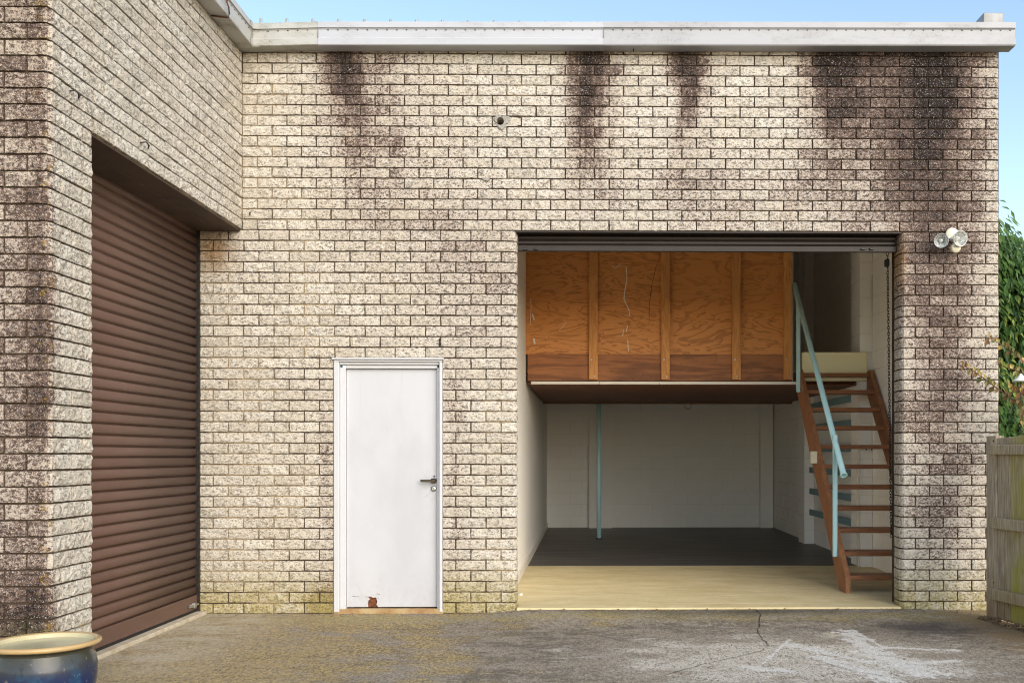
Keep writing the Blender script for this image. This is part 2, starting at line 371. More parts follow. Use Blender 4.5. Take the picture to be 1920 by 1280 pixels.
M['bark'] = simple('bark', (0.10, 0.07, 0.05), (0.06, 0.045, 0.03), 30, 0.9, bump=0.5)
M['twig'] = simple('red_twig', (0.20, 0.09, 0.045), (0.13, 0.07, 0.04), 40)
def pot_mat():
    g = G('blue_glaze', 0.2, spec=0.38)
    X, Y, Z = g.xyz()
    n = g.noise(5, 4, 0.6, 0.6, v=g.scaled((1, 1, 0.6))); f = g.noise(16, 4, 0.6)
    t = (Z + (n - 0.5) * 0.10)
    c = g.mix(t.step(0.22, 0.37), (0.008, 0.020, 0.075), (0.050, 0.050, 0.036))
    c = g.mix((f.step(0.45, 0.65) * (1.0 - t.step(0.22, 0.34))) * 0.8, c, (0.02, 0.075, 0.13))
    c = g.mix(t.step(0.355, 0.39), c, (0.045, 0.04, 0.03))
    c = g.mix(g.noise(1.0, 4, 0.7, v=g.scaled((26, 26, 5))).step(0.60, 0.68) * 0.6, c, (0.02, 0.018, 0.014)); c = g.mix(g.noise(34, 3).step(0.66, 0.72) * 0.5, c, (0.24, 0.21, 0.16))
    c = g.mix((Z + (n - 0.5) * 0.02).step(0.393, 0.402), c, g.mix(f, (0.50, 0.33, 0.14), (0.36, 0.26, 0.13)))
    g.col(c); g.bump(f, 0.06, 0.004); return g.mat
M['pot'] = pot_mat()
M['pot_in'] = painted('cream_glaze', (0.48, 0.42, 0.25), (0.34, 0.28, 0.12), 0.7, 0.4, 0.35, 7)
def pot_water():
    g = G('pale_water', 0.2, spec=0.25); g.col(g.mix(g.noise(6, 3), (0.36, 0.325, 0.19), (0.44, 0.41, 0.27))); return g.mat
M['water'] = pot_water()
M['patch'] = simple('grey_mortar_patch', (0.36, 0.34, 0.30), (0.25, 0.235, 0.21), 40, 0.95, bump=0.8, bscale=90)
M['crack'] = simple('crack_dirt', (0.025, 0.022, 0.018), (0.04, 0.035, 0.03), 30)
M['mulch'] = simple('dry_mulch', (0.26, 0.17, 0.09), (0.10, 0.065, 0.04), 40, 0.95)
M['grass'] = simple('grass', (0.10, 0.16, 0.03), (0.16, 0.2, 0.05), 20)
M['inside_dark'] = simple('ceiling_board', (0.8, 0.78, 0.74), (0.72, 0.70, 0.66))

# ------------------------------------------------------------------ mesh helpers
class MB:
    def __init__(s): s.v, s.f, s.r = [], [], []
    def add(s, vs, fs, rnd=None):
        o = len(s.v); s.v += [tuple(p) for p in vs]; s.f += [tuple(i + o for i in f) for f in fs]
        if rnd is not None: s.r += [rnd] * len(fs)
        return s
    def box(s, x0, x1, y0, y1, z0, z1, rnd=None):
        x0, x1 = sorted((x0, x1)); y0, y1 = sorted((y0, y1)); z0, z1 = sorted((z0, z1))
        vs = [(x, y, z) for z in (z0, z1) for y in (y0, y1) for x in (x0, x1)]
        return s.add(vs, [(0, 2, 3, 1), (4, 5, 7, 6), (0, 1, 5, 4), (2, 6, 7, 3), (0, 4, 6, 2), (1, 3, 7, 5)], rnd)
    def bbox(s, x0, x1, y0, y1, z0, z1, b=0.004):
        """box with chamfered edges"""
        x0, x1 = sorted((x0, x1)); y0, y1 = sorted((y0, y1)); z0, z1 = sorted((z0, z1))
        bm = bmesh.new(); bmesh.ops.create_cube(bm, size=1)
        for v in bm.verts: v.co = Vector(((x0 + x1) / 2 + v.co.x * (x1 - x0), (y0 + y1) / 2 + v.co.y * (y1 - y0), (z0 + z1) / 2 + v.co.z * (z1 - z0)))
        bmesh.ops.bevel(bm, geom=bm.edges[:], offset=b, segments=1, affect='EDGES')
        bm.verts.index_update(); s.add([v.co[:] for v in bm.verts], [[v.index for v in f.verts] for f in bm.faces]); bm.free(); return s
    def tube(s, pts, r, n=10, cap=True, r2=None):
        pts = [Vector(p) for p in pts]; o = len(s.v); m = len(pts); rs = [r + ((r2 if r2 is not None else r) - r) * i / max(1, m - 1) for i in range(m)]
        up = Vector((0, 0, 1)); vs = []
        for i, p in enumerate(pts):
            t = (pts[min(i + 1, m - 1)] - pts[max(i - 1, 0)]).normalized()
            a = t.cross(up if abs(t.z) < 0.95 else Vector((1, 0, 0))).normalized(); b = t.cross(a)
            vs += [p + (a * math.cos(k * 2 * math.pi / n) + b * math.sin(k * 2 * math.pi / n)) * rs[i] for k in range(n)]
        fs = [(i * n + k, i * n + (k + 1) % n, (i + 1) * n + (k + 1) % n, (i + 1) * n + k) for i in range(m - 1) for k in range(n)]
        if cap: fs += [tuple(range(n - 1, -1, -1)), tuple((m - 1) * n + k for k in range(n))]
        return s.add(vs, fs)
    def lathe(s, prof, n=32, c=(0, 0, 0), axis=None, cap=True):
        """profile of (radius, height) about +Z through c, or about the given axis"""
        q = Vector((0, 0, 1)).rotation_difference(Vector(axis)).to_matrix() if axis is not None else Matrix.Identity(3)
        vs = [Vector(c) + q @ Vector((r * math.cos(k * 2 * math.pi / n), r * math.sin(k * 2 * math.pi / n), h)) for r, h in prof for k in range(n)]
        m = len(prof)
        fs = [(i * n + k, i * n + (k + 1) % n, (i + 1) * n + (k + 1) % n, (i + 1) * n + k) for i in range(m - 1) for k in range(n)]
        if cap: fs += [tuple(range(n - 1, -1, -1)), tuple((m - 1) * n + k for k in range(n))]
        return s.add(vs, fs)
    def prism(s, poly, a, b, plane='yz'):
        """polygon in a plane, extruded between a and b along the third axis"""
        def P(p, t): return {'yz': (t, p[0], p[1]), 'xz': (p[0], t, p[1]), 'xy': (p[0], p[1], t)}[plane]
        n = len(poly); vs = [P(p, a) for p in poly] + [P(p, b) for p in poly]
        fs = [tuple(range(n - 1, -1, -1)), tuple(range(n, 2 * n))] + [(i, (i + 1) % n, n + (i + 1) % n, n + i) for i in range(n)]
        return s.add(vs, fs)
    def mesh(s, name, mat, smooth=False):
        me = bpy.data.meshes.new(name); me.from_pydata(s.v, [], s.f); me.update()
        bm = bmesh.new(); bm.from_mesh(me); bmesh.ops.recalc_face_normals(bm, faces=bm.faces); bm.to_mesh(me); bm.free()
        me.materials.append(M[mat])
        if s.r and len(s.r) == len(me.polygons):
            a = me.attributes.new('rnd', 'FLOAT', 'FACE'); a.data.foreach_set('value', s.r)
        if smooth: me.polygons.foreach_set('use_smooth', [True] * len(me.polygons))
        return me
    def build(s, name, mat, parent=None, smooth=False): return link(name, s.mesh(name, mat, smooth), parent)
def link(name, data, parent=None):
    o = bpy.data.objects.new(name, data); COL.objects.link(o)
    if parent: o.parent = parent
    return o
def empty(name, loc, label, cat, group=None):
    o = link(name, None); o.empty_display_size = 0.1
    o['label'] = label; o['category'] = cat
    if group: o['group'] = group
    return o
def tag(o, label, cat, group=None):
    o['label'] = label; o['category'] = cat
    if group: o['group'] = group
    return o

# ------------------------------------------------------------------ main dimensions
XW, XE = -2.82, 3.42          # inner corner, right end of the front wall
XDOOR = -3.18                 # plane of the brown roller door
ZL = 3.14                     # lintel height
NLOW, NUP = 36, 18
HL, HU = ZL / NLOW, 0.0852    # course heights below / above the lintel
OL, OR = -0.58, 2.60          # garage opening
YP0, YP1 = -2.945, -2.475     # near pier of the wing
DL, DR, DT = -2.072, -1.184, 2.09   # side door opening (outside of the frame)
XL, XR, YB, Z0 = -0.68, 3.19, 8.9, 0.045
TOP = ZL + NUP * HU
HOLE = at(938, 228, 0)

# ------------------------------------------------------------------ ground
gm = MB()
gx = [-150.0, -20.0, -6.0] + [-5 + 0.1 * i for i in range(101)] + [6.0, 20.0, 150.0]
gy = [-200.0, -30.0, -8.0] + [-4.5 + 0.1 * i for i in range(46)] + [0.02, 0.3, 30.0, 250.0]
def sst(a, b, x): t = min(1, max(0, (x - a) / (b - a))); return t * t * (3 - 2 * t)
def gz(x, y):
    if abs(x) > 5 or y < -4.4 or y > 0.1: return 0.0
    return 0.031 * sst(-0.75, -0.05, y) * sst(OL_ - 0.35, OL_ + 0.15, x) * (1 - 0.45 * sst(2.5, 3.2, x)) * (1 - sst(3.6, 4.6, x)) + 0.004 * math.sin(x * 2.3 + 1) * math.sin(y * 2.9) * sst(0, -0.3, y) * (1 - sst(3.8, 4.8, abs(x)))
OL_ = -0.58
gm.add([(x, y, gz(x, y)) for y in gy for x in gx], [(j * len(gx) + i, j * len(gx) + i + 1, (j + 1) * len(gx) + i + 1, (j + 1) * len(gx) + i) for j in range(len(gy) - 1) for i in range(len(gx) - 1)])
ground = gm.build('ground', 'ground'); ground['kind'] = 'structure'
def crack(pts, w):
    P = [atz(px, py, 0.004) for px, py in pts]; fine = []
    for p in P: p.z = gz(p.x, p.y) + 0.004
    for a, b in zip(P[:-1], P[1:]):
        for k in range(5): fine.append(a.lerp(b, k / 5) + Vector((random.uniform(-1, 1) * 0.012, random.uniform(-1, 1) * 0.012, 0)))
    fine.append(P[-1]); m = MB(); L, Rr = [], []
    for i, p in enumerate(fine):
        t = (fine[min(i + 1, len(fine) - 1)] - fine[max(i - 1, 0)]).normalized(); nrm = Vector((-t.y, t.x, 0))
        ww = w * random.uniform(0.35, 1.1) * (0.35 if i in (0, len(fine) - 1) else 1)
        L.append(p + nrm * ww); Rr.append(p - nrm * ww)
    n = len(fine); m.add(L + Rr, [(i, i + 1, n + i + 1, n + i) for i in range(n - 1)])
    return m.build('crack', 'crack', ground)
crack([(1412, 1146), (1428, 1156), (1421, 1172), (1424, 1190), (1443, 1209)], 0.004)
crack([(1443, 1209), (1418, 1221), (1365, 1233), (1310, 1246), (1240, 1266)], 0.0025)
crack([(1503, 1228), (1540, 1238), (1590, 1254), (1650, 1266)], 0.0028)

# ------------------------------------------------------------------ brick pieces
def brick_parts(w, h, d, seed, ends=''):
    """rough split-faced brick: x in [-w/2, w/2], front towards -y at y=0, z in [0, h]; ends 'l'/'r' are shown jamb faces"""
    rr = random.Random(seed); nx, nz = max(4, round(w / 0.024)), 4
    ph = [rr.uniform(0, 6.28) for _ in range(6)]
    vs, fs = [], []
    for k in range(nz + 1):
        for i in range(nx + 1):
            u, v = i / nx, k / nz; x, z = (u - 0.5) * w, v * h
            edge = i in (0, nx) or k in (0, nz)
            y = -0.0025 - 0.0018 * math.sin(u * 7 + ph[0]) * math.sin(v * 3 + ph[1]) - 0.0015 * math.sin(u * 17 + ph[2] + v * 4) + rr.uniform(-0.0034, 0.0034)
            if edge:
                y = 0.0008 + rr.uniform(-0.0015, 0.0012)
                if i in (0, nx): x += (1 if i == 0 else -1) * rr.uniform(0, 0.003)
                if k in (0, nz): z += (1 if k == 0 else -1) * rr.uniform(0, 0.003)
                if (i == 0 and 'l' in ends) or (i == nx and 'r' in ends): y += 0.014; x += (0.006 if i == 0 else -0.006)
            vs.append((x, y, z))
    W = nx + 1
    for k in range(nz):
        for i in range(nx): fs.append((k * W + i, k * W + i + 1, (k + 1) * W + i + 1, (k + 1) * W + i))
    loop = [i for i in range(W)] + [k * W + nx for k in range(1, nz + 1)] + [nz * W + i for i in range(nx - 1, -1, -1)] + [k * W for k in range(nz - 1, 0, -1)]
    levels = [d] if not ends else [0.045, d * 0.5, d]
    prev = loop
    for li, lv in enumerate(levels):
        new = []
        for idx in loop:
            x, y, z = vs[idx]
            if ends and lv < d:
                if 'l' in ends and x < -w / 2 + 0.012: x = -w / 2 - rr.uniform(0.000, 0.008)
                if 'r' in ends and x > w / 2 - 0.012: x = w / 2 + rr.uniform(0.000, 0.008)
            vs.append((x, lv, z)); new.append(len(vs) - 1)
        n = len(loop)
        for i in range(n): fs.append((prev[i], new[i], new[(i + 1) % n], prev[(i + 1) % n]))
        prev = new
    fs.append(tuple(prev))
    return vs, fs
_bm = {}
def brick_variant(w, h, d, ends, k):
    key = (w, round(h, 4), d, ends, k)
    if key not in _bm:
        vs, fs = brick_parts(w, h, d, hash(key) & 0xffff if False else int(w * 1e4) * 31 + k * 977 + int(h * 1e5) + len(ends) * 13 + (7 if 'l' in ends else 0), ends)
        m = MB(); m.add(vs, fs); me = m.mesh('brick', 'brick', False); _bm[key] = (vs, fs, me)
    return _bm[key]
class Masonry:
    """collects bricks of one wall; face 'front' looks to -Y at y=plane, 'side' looks to +X at x=plane"""
    def __init__(s): s.items = []
    def put(s, face, a0, a1, z, h, plane, ends='', d=0.10):
        w = a1 - a0
        if w < 0.02: return
        base = 0.23 if w > 0.17 else (0.11 if w > 0.07 else 0.05)
        s.items.append((face, (a0 + a1) / 2, w, z, h, plane, ends, base, d))
    def build(s, parent, limit=300):
        info = []
        for it in s.items:
            face, c, w, z, h, plane, ends, base, d = it
            p = (c, plane, z + h / 2) if face == 'front' else (plane, c, z + h / 2)
            px, py, dep = to_px(p); vis = -30 < px < 1950 and -15 < py < 1300
            view = (Vector(p) - EYE).normalized(); nrm = Vector((0, -1, 0)) if face == 'front' else Vector((1, 0, 0))
            area = w * h / dep ** 2 * max(0, -view.dot(nrm)) if vis else -1
            info.append((area, it))
        order = sorted(range(len(info)), key=lambda i: -info[i][0]); single = set(i for i in order[:limit] if info[i][0] > 0)
        rest = MB(); rr = random.Random(5)
        for i, (area, it) in enumerate(info):
            face, c, w, z, h, plane, ends, base, d = it
            vs, fs, me = brick_variant(base, h - 0.0080, d, ends, rr.randrange(10 if not ends else 5))
            sx = w / base; dz = rr.uniform(-0.0012, 0.0012); dy = rr.uniform(-0.004, 0.002); tw = rr.uniform(-0.010, 0.010)
            loc = Vector((c, plane + dy, z + 0.005 + dz)) if face == 'front' else Vector((plane - dy, c, z + 0.005 + dz))
            rot = tw if face == 'front' else math.pi / 2 + tw
            if i in single:
                o = link('brick', me, parent); o.location = loc; o.rotation_euler = (0, 0, rot); o.scale = (sx, 1, 1)
            else:
                mt = Matrix.Translation(loc) @ Matrix.Rotation(rot, 4, 'Z') @ Matrix.Diagonal((sx, 1, 1, 1))
                rest.add([mt @ Vector(v) for v in vs], fs, rr.random())
        if rest.v:
            o = rest.build('brickwork', 'brick', parent, False); o['kind'] = 'stuff'
def courses(mas, face, a0, a1, z0, n, h, mod, first_full, plane, ends='', endd=0.22, flip=False):
    """stretcher bond from a0 to a1; ends: which ends are shown jambs"""
    for r in range(n):
        full = (r % 2 == 0) == first_full
        cuts = [a0]; x = a0 + (mod if full else mod / 2)
        while x < a1 - 0.02: cuts.append(x); x += mod
        cuts.append(a1)
        for i in range(len(cuts) - 1):
            e = ('l' if i == 0 and 'l' in ends else '') + ('r' if i == len(cuts) - 2 and 'r' in ends else '')
            g0 = 0.0042 if i > 0 else 0.0; g1 = 0.0042 if i < len(cuts) - 2 else 0.0
            mas.put(face, cuts[i] + g0 + random.uniform(-1, 1) * 0.0012, cuts[i + 1] - g1 + random.uniform(-1, 1) * 0.0012, z0 + r * h, h, plane, e, endd if e else 0.10)

# ------------------------------------------------------------------ the garage block
garage = empty('garage_building', (0, 0, 0), 'cream split-face brick garage block with white side door and wide open doorway', 'building')
w = MB(); Ym = 0.014; T = 0.225
hx, hz, hr = HOLE.x, HOLE.z, 0.045
w.box(XW - 0.5, hx - hr, Ym, T, ZL, TOP + 0.1); w.box(hx + hr, XE - 0.004, Ym, T, ZL, TOP + 0.1)
w.box(hx - hr, hx + hr, Ym, T, ZL, hz - hr); w.box(hx - hr, hx + hr, Ym, T, hz + hr, TOP + 0.1)
w.box(XDOOR - 0.3, DL + 0.0, Ym, T, 0, ZL - 0.001); w.box(DR, OL - 0.012, Ym, T, 0, ZL - 0.001)
w.box(DL, DR, Ym, T, DT, ZL - 0.001); w.box(OR + 0.012, XE - 0.004, Ym, T, 0, ZL - 0.001)
wall = w.build('wall', 'mortar', garage)
mas = Masonry()
# above the lintel
upper = Masonry(); courses(upper, 'front', XW + 0.004, XE, ZL, NUP, HU, 0.24, False, 0.0, 'r', 0.2)
for it in upper.items:
    if abs(it[1] - hx) < it[2] / 2 + 0.02 and it[3] - 0.01 < hz < it[3] + it[4] + 0.01: hole_brick = it; continue
    mas.items.append(it)
# left of the opening, with the side door cut out
modl = (OL - XDOOR) / 10.5
lower = Masonry(); courses(lower, 'front', XDOOR, OL, 0, NLOW, HL, modl, False, 0.0, 'r', 0.215)
for it in lower.items:
    face, c, ww, z, h, plane, ends, base, d = it; a0, a1 = c - ww / 2, c + ww / 2
    if z + h / 2 < DT:
        if a0 >= DL - 0.01 and a1 <= DR + 0.01: continue
        if a0 < DL < a1 and a1 <= DR + 0.02: mas.put(face, a0, DL - 0.003, z, h, plane, '', 0.10); continue
        if a0 < DR < a1: mas.put(face, DR + 0.003, a1, z, h, plane, ends, d); continue
        if a0 < DL < a1: mas.put(face, a0, DL - 0.003, z, h, plane); continue
    mas.items.append(it)
modr = (XE - OR) / 3.5
courses(mas, 'front', OR, XE, 0, NLOW, HL, modr, False, 0.0, 'lr', 0.215)
mas.build(wall, 300)
# the drilled brick with its mortar collar
face, c, ww, z, h, plane, ends, base, d = hole_brick
m = MB(); N = 40; x0, x1, z0_, z1_ = c - ww / 2 - hx, c + ww / 2 - hx, z + 0.005 - hz, z + h - 0.005 - hz
outer, inner, back = [], [], []
for k in range(N):
    a = 2 * math.pi * k / N; ca, sa = math.cos(a), math.sin(a)
    tx = (x1 if ca > 0 else x0) / ca if abs(ca) > 1e-6 else 1e9; tz = (z1_ if sa > 0 else z0_) / sa if abs(sa) > 1e-6 else 1e9
    t = min(tx, tz); outer.append((hx + ca * t, 0.001, hz + sa * t)); rr_ = 0.031 * random.uniform(0.96, 1.04)
    inner.append((hx + ca * rr_, -0.004, hz + sa * rr_)); back.append((hx + ca * 0.031, 0.2, hz + sa * 0.031))
m.add(outer + inner + back, [(k, (k + 1) % N, N + (k + 1) % N, N + k) for k in range(N)] + [(N + k, N + (k + 1) % N, 2 * N + (k + 1) % N, 2 * N + k) for k in range(N)])
m.build('drilled_brick', 'brick', wall)
def patch(cx, cz, rx, rz, name='mortar_patch', holed=False, th=0.012):
    m = MB(); N = 28; o1, o2, i1 = [], [], []
    for k in range(N):
        a = 2 * math.pi * k / N; q = 1 + 0.22 * math.sin(3 * a + cx * 9) + random.uniform(-0.12, 0.12)
        o1.append((cx + math.cos(a) * rx * q, -0.002, cz + math.sin(a) * rz * q)); o2.append((cx + math.cos(a) * rx * q * 0.8, -th, cz + math.sin(a) * rz * q * 0.8))
        r0 = 0.032 if holed else 0.002
        bx, bz = (hx, hz) if holed else (cx, cz)
        i1.append((bx + math.cos(a) * r0, -th * 0.8, bz + math.sin(a) * r0))
    m.add(o1 + o2 + i1, [(k, (k + 1) % N, N + (k + 1) % N, N + k) for k in range(N)] + [(N + k, N + (k + 1) % N, 2 * N + (k + 1) % N, 2 * N + k) for k in range(N)])
    return m.build(name, 'patch', wall)
patch(hx + 0.012, hz - 0.006, 0.062, 0.062, 'mortar_collar', True)
for px, py, a, b in ((770, 345, 0.022, 0.022), (903, 322, 0.016, 0.018), (912, 337, 0.034, 0.012), (905, 365, 0.012, 0.02)):
    p = at(px, py, 0); patch(p.x, p.z, a, b)
p = at(824, 642, 0); MB().box(p.x - 0.004, p.x + 0.004, -0.006, 0.02, p.z - 0.032, p.z + 0.032).build('weep_slot', 'black', wall)
# inside walls of white painted block
li = MB().box(XL - 0.2, XL, T, YB, 0, 4.7).build('inner_wall', 'white_wall', garage)
sk = MB().bbox(XL, XL + 0.018, 0.6, YB, Z0, Z0 + 0.09, 0.004).build('skirting', 'trim_white', garage)
rw = MB().box(XR + 0.004, XE - 0.02, T, YB + 0.2, 0, 4.7).build('side_wall', 'joint', garage)
bw = MB().box(XL - 0.2, XR + 0.004, YB + 0.004, YB + 0.2, 0, 4.7).build('back_wall', 'joint', garage)
MB().box(XW - 0.5, XE - 0.02, T, YB + 0.2, 4.7, 4.74).build('ceiling', 'inside_dark', garage)
blk = MB().bbox(-0.197, 0.197, 0, 0.05, 0, 0.197, 0.004).mesh('block', 'white_block')
def blocks(parent, face, a0, a1, z1, plane):
    r = 0; z = Z0
    while z < z1:
        x = a0 - (0.2 if r % 2 else 0)
        while x < a1 - 0.01:
            l, rr_ = max(x, a0), min(x + 0.4, a1); ln = rr_ - l
            if ln > 0.03:
                o = link('block', blk, parent); o.scale = ((ln - 0.003) / 0.394, 1, 1)
                if face == 'back': o.location = ((l + rr_) / 2, plane + random.uniform(0, 0.002), z)
                else: o.location = (plane + random.uniform(0, 0.002), (l + rr_) / 2, z); o.rotation_euler = (0, 0, -math.pi / 2)
            x += 0.4
        z += 0.2; r += 1
blocks(bw, 'back', XL, XR, 2.3, YB)
blocks(rw, 'side', T + 0.02, 6.4, 4.3, XR)
blocks(rw, 'side', 6.4, YB, 2.3, XR)
for y0, y1 in ((2.90, 3.28), (5.76, 6.14)):
    pl = MB().box(3.058, XR - 0.002, y0 + 0.004, y1, Z0, 4.7).build('pier', 'joint', garage)
    z = Z0; k = 0
    while z < 4.3:
        o = MB().bbox(3.05, XR - 0.002, y0, y1 - 0.003, z, z + 0.197, 0.004).build('block', 'white_block', pl); z += 0.2; k += 1
for px0, px1 in ((1104, 1148), (1426, 1450)):
    a, b = at(px0, 900, YB - 0.15), at(px1, 900, YB - 0.15)
    MB().bbox(a.x, min(b.x, XR - 0.003), YB - 0.15, YB - 0.002, Z0, 4.6, 0.004).build('pier', 'white_block', garage)
a = at(1020, 748, YB - 0.12); b = at(1020, 758, YB - 0.12)
MB().bbox(XL + 0.002, XR - 0.004, YB - 0.12, YB - 0.003, b.z, a.z + 0.2, 0.005).build('ring_beam', 'white_wall', garage)
fl = MB().bbox(OL + 0.002, OR - 0.002, -0.015, T, -0.05, Z0, 0.006); fl.box(XL, XR, T, 3.05, -0.05, Z0)
fl.build('floor', 'floor_yellow', garage)
MB().box(XL, XR, 3.05, YB, -0.05, Z0 + 0.004).build('floor_covering', 'floor_dark', garage)
for k in range(6):
    z = 0.51 + 0.288 * k
    MB().bbox(3.05, 3.075, 3.285, 5.45, z - 0.04, z + 0.04, 0.003).build('wall_rail', 'teal_rail', garage)
# rolled-up garage door in its head, tracks
dr = MB().bbox(OL + 0.006, OR - 0.006, 0.10, 0.135, at(1300, 472, 0.11).z, at(1300, 461, 0.11).z, 0.004).build('door_bottom_rail', 'drum_brown', garage)
dc = MB()
for k in range(3):
    zz = at(1300, 461, 0.12).z + 0.003 + k * 0.04; dc.prism([(0.118, zz), (0.108, zz + 0.012), (0.108, zz + 0.028), (0.118, zz + 0.038), (0.14, zz + 0.038), (0.14, zz)], OL + 0.01, OR - 0.01)
dc.build('rolled_door_curtain', 'drum_brown', garage)
MB().box(OL - 0.005, OR + 0.005, 0.002, 0.215, ZL - 0.012, ZL - 0.002).build('lintel_angle', 'drum_brown', garage)
for x0, x1 in ((OR + 0.014, OR + 0.045),):
    MB().box(x0, x1, 0.226, 0.30, Z0, ZL).build('door_track', 'dark_steel', garage)
for px in (1310, 1330, 1622, 1634):
    pass
for px in (985, 1005, 1618, 1634):
    q = at(px, 467, 0.1); MB().bbox(q.x - 0.018, q.x + 0.018, 0.085, 0.102, q.z - 0.008, q.z + 0.008, 0.003).build('rail_stop', 'dark_steel', dr)

# white side door
fr = MB(); FW = 0.088
def jamb(xa, xb, s):
    fr.bbox(xa, xb, -0.012, 0.10, 0.015, DT - 0.02, 0.004)
jm = MB().bbox(DL, DL + 0.045, -0.014, 0.12, 0.012, DT - 0.03, 0.005); jm.bbox(DL + 0.045, DL + 0.092, 0.012, 0.12, 0.014, DT - 0.075, 0.005)
frame = jm.build('door_frame', 'frame_white', garage)
j2 = MB().bbox(DR - 0.026, DR, -0.014, 0.12, 0.012, DT - 0.03, 0.005); j2.bbox(DR - 0.046, DR - 0.026, 0.012, 0.12, 0.014, DT - 0.075, 0.005)
j2.build('jamb', 'frame_white', frame)
hd = MB().bbox(DL, DR, -0.014, 0.12, DT - 0.03, DT - 0.012, 0.004); hd.bbox(DL + 0.046, DR - 0.027, 0.004, 0.12, DT - 0.052, DT - 0.031, 0.004); hd.bbox(DL + 0.093, DR - 0.047, 0.02, 0.12, DT - 0.082, DT - 0.053, 0.004)
hd.build('frame_head', 'frame_white', frame)
MB().bbox(DL - 0.012, DR + 0.012, -0.03, 0.02, DT - 0.011, DT + 0.004, 0.003).build('drip_cap', 'frame_white', frame)
LX0, LX1, LZ0, LZ1, LY = DL + 0.095, DR - 0.05, 0.047, DT - 0.086, 0.05
hole_c = at(697, 1128, LY)
# leaf with the rotten bite out of its bottom edge
hp = [(668, 1140), (667, 1126), (672, 1124), (668, 1119), (690, 1117.5), (695, 1119), (706, 1119), (708, 1128), (706, 1134), (709, 1140)]
hp = [(690, 1140.5), (690, 1126), (693, 1123), (692, 1119.5), (686, 1118.2), (695, 1117.4), (699, 1119.6), (705, 1119.4), (707.5, 1127), (705.8, 1133), (708, 1135), (708.5, 1140.5)]
bite = [(at(a, b, LY).x, at(a, b, LY).z) for a, b in hp]; bite[0] = (bite[0][0], LZ0); bite[-1] = (bite[-1][0], LZ0)
poly = [(LX0, LZ0)] + bite + [(LX1, LZ0), (LX1, LZ1), (LX0, LZ1)]
leaf = MB().prism(poly, LY, LY + 0.04, 'xz').build('door', 'door_white', garage)
cm = MB(); cx0, cx1 = bite[0][0] - 0.01, bite[-1][0] + 0.01
cm.box(cx0, cx1, LY + 0.012, LY + 0.035, LZ0 - 0.002, bite[5][1] + 0.005)
for k in range(16):
    xx = random.uniform(cx0, cx1); zz = random.uniform(LZ0, bite[5][1] - 0.01); cm.lathe([(0.001, -0.008), (0.012 * random.uniform(0.6, 1.3), 0), (0.001, 0.007)], 7, (xx, LY + 0.011, zz), (random.uniform(-0.4, 0.4), -1, random.uniform(-0.4, 0.4)))
cm.build('rotten_core', 'rust_core', leaf)
def flake(pts):
    P = [at(a, b, LY) for a, b in pts]; m = MB(); n = len(P)
    m.add([(p.x, LY - 0.0012, p.z + 0.0016) for p in P] + [(p.x, LY - 0.0012, p.z - 0.0016) for p in P], [(i, i + 1, n + i + 1, n + i) for i in range(n - 1)])
    m.build('paint_crack', 'peel', leaf)
flake([(660, 1116.5), (668, 1118), (673, 1117.5), (674, 1122)]); flake([(706, 1118), (706.5, 1111), (708, 1113), (713, 1114)]); flake([(707, 1121), (711, 1122)]); flake([(684, 1118), (690, 1118.2)])
hz_ = at(805, 900, LY)
hl = MB(); c0 = at(814.5, 900.5, LY)
hl.lathe([(0.019, 0), (0.021, 0.006), (0.02, 0.016), (0.013, 0.022)], 20, (c0.x, LY, c0.z), (0, -1, 0)); hl.lathe([(0.009, 0), (0.009, 0.035)], 12, (c0.x, LY - 0.012, c0.z), (0, -1, 0))
e0 = at(790, 900.5, LY); hl.bbox(e0.x, c0.x + 0.014, LY - 0.056, LY - 0.040, c0.z - 0.0105, c0.z + 0.0105, 0.004); hl.bbox(c0.x - 0.022, c0.x + 0.017, LY - 0.058, LY - 0.036, c0.z - 0.02, c0.z + 0.02, 0.007)
hl.build('handle', 'bronze', leaf)
c1 = at(813, 915.5, LY); MB().lathe([(0.020, 0), (0.021, 0.004), (0.019, 0.010), (0.012, 0.012), (0.011, 0.009), (0.004, 0.009), (0.003, 0.004)], 24, (c1.x, LY, c1.z), (0, -1, 0)).build('lock', 'steel', leaf)
MB().lathe([(0.0205, 0), (0.0235, 0.001), (0.0235, 0.003), (0.0205, 0.004)], 24, (c1.x + 0.001, LY, c1.z), (0, -1, 0)).build('lock_ring', 'black', leaf)
c2 = at(814, 892.5, LY); MB().lathe([(0.0065, 0), (0.006, 0.004), (0.003, 0.005)], 12, (c2.x, LY, c2.z), (0, -1, 0)).build('screw', 'black', leaf)
sl = MB().bbox(DL - 0.005, DR + 0.005, -0.006, 0.13, -0.02, 0.036, 0.006).build('door_sill', 'sill', garage)
MB().box(DL + 0.09, DR - 0.045, 0.13, 0.16, 0, DT - 0.05).build('door_stop', 'black', garage)

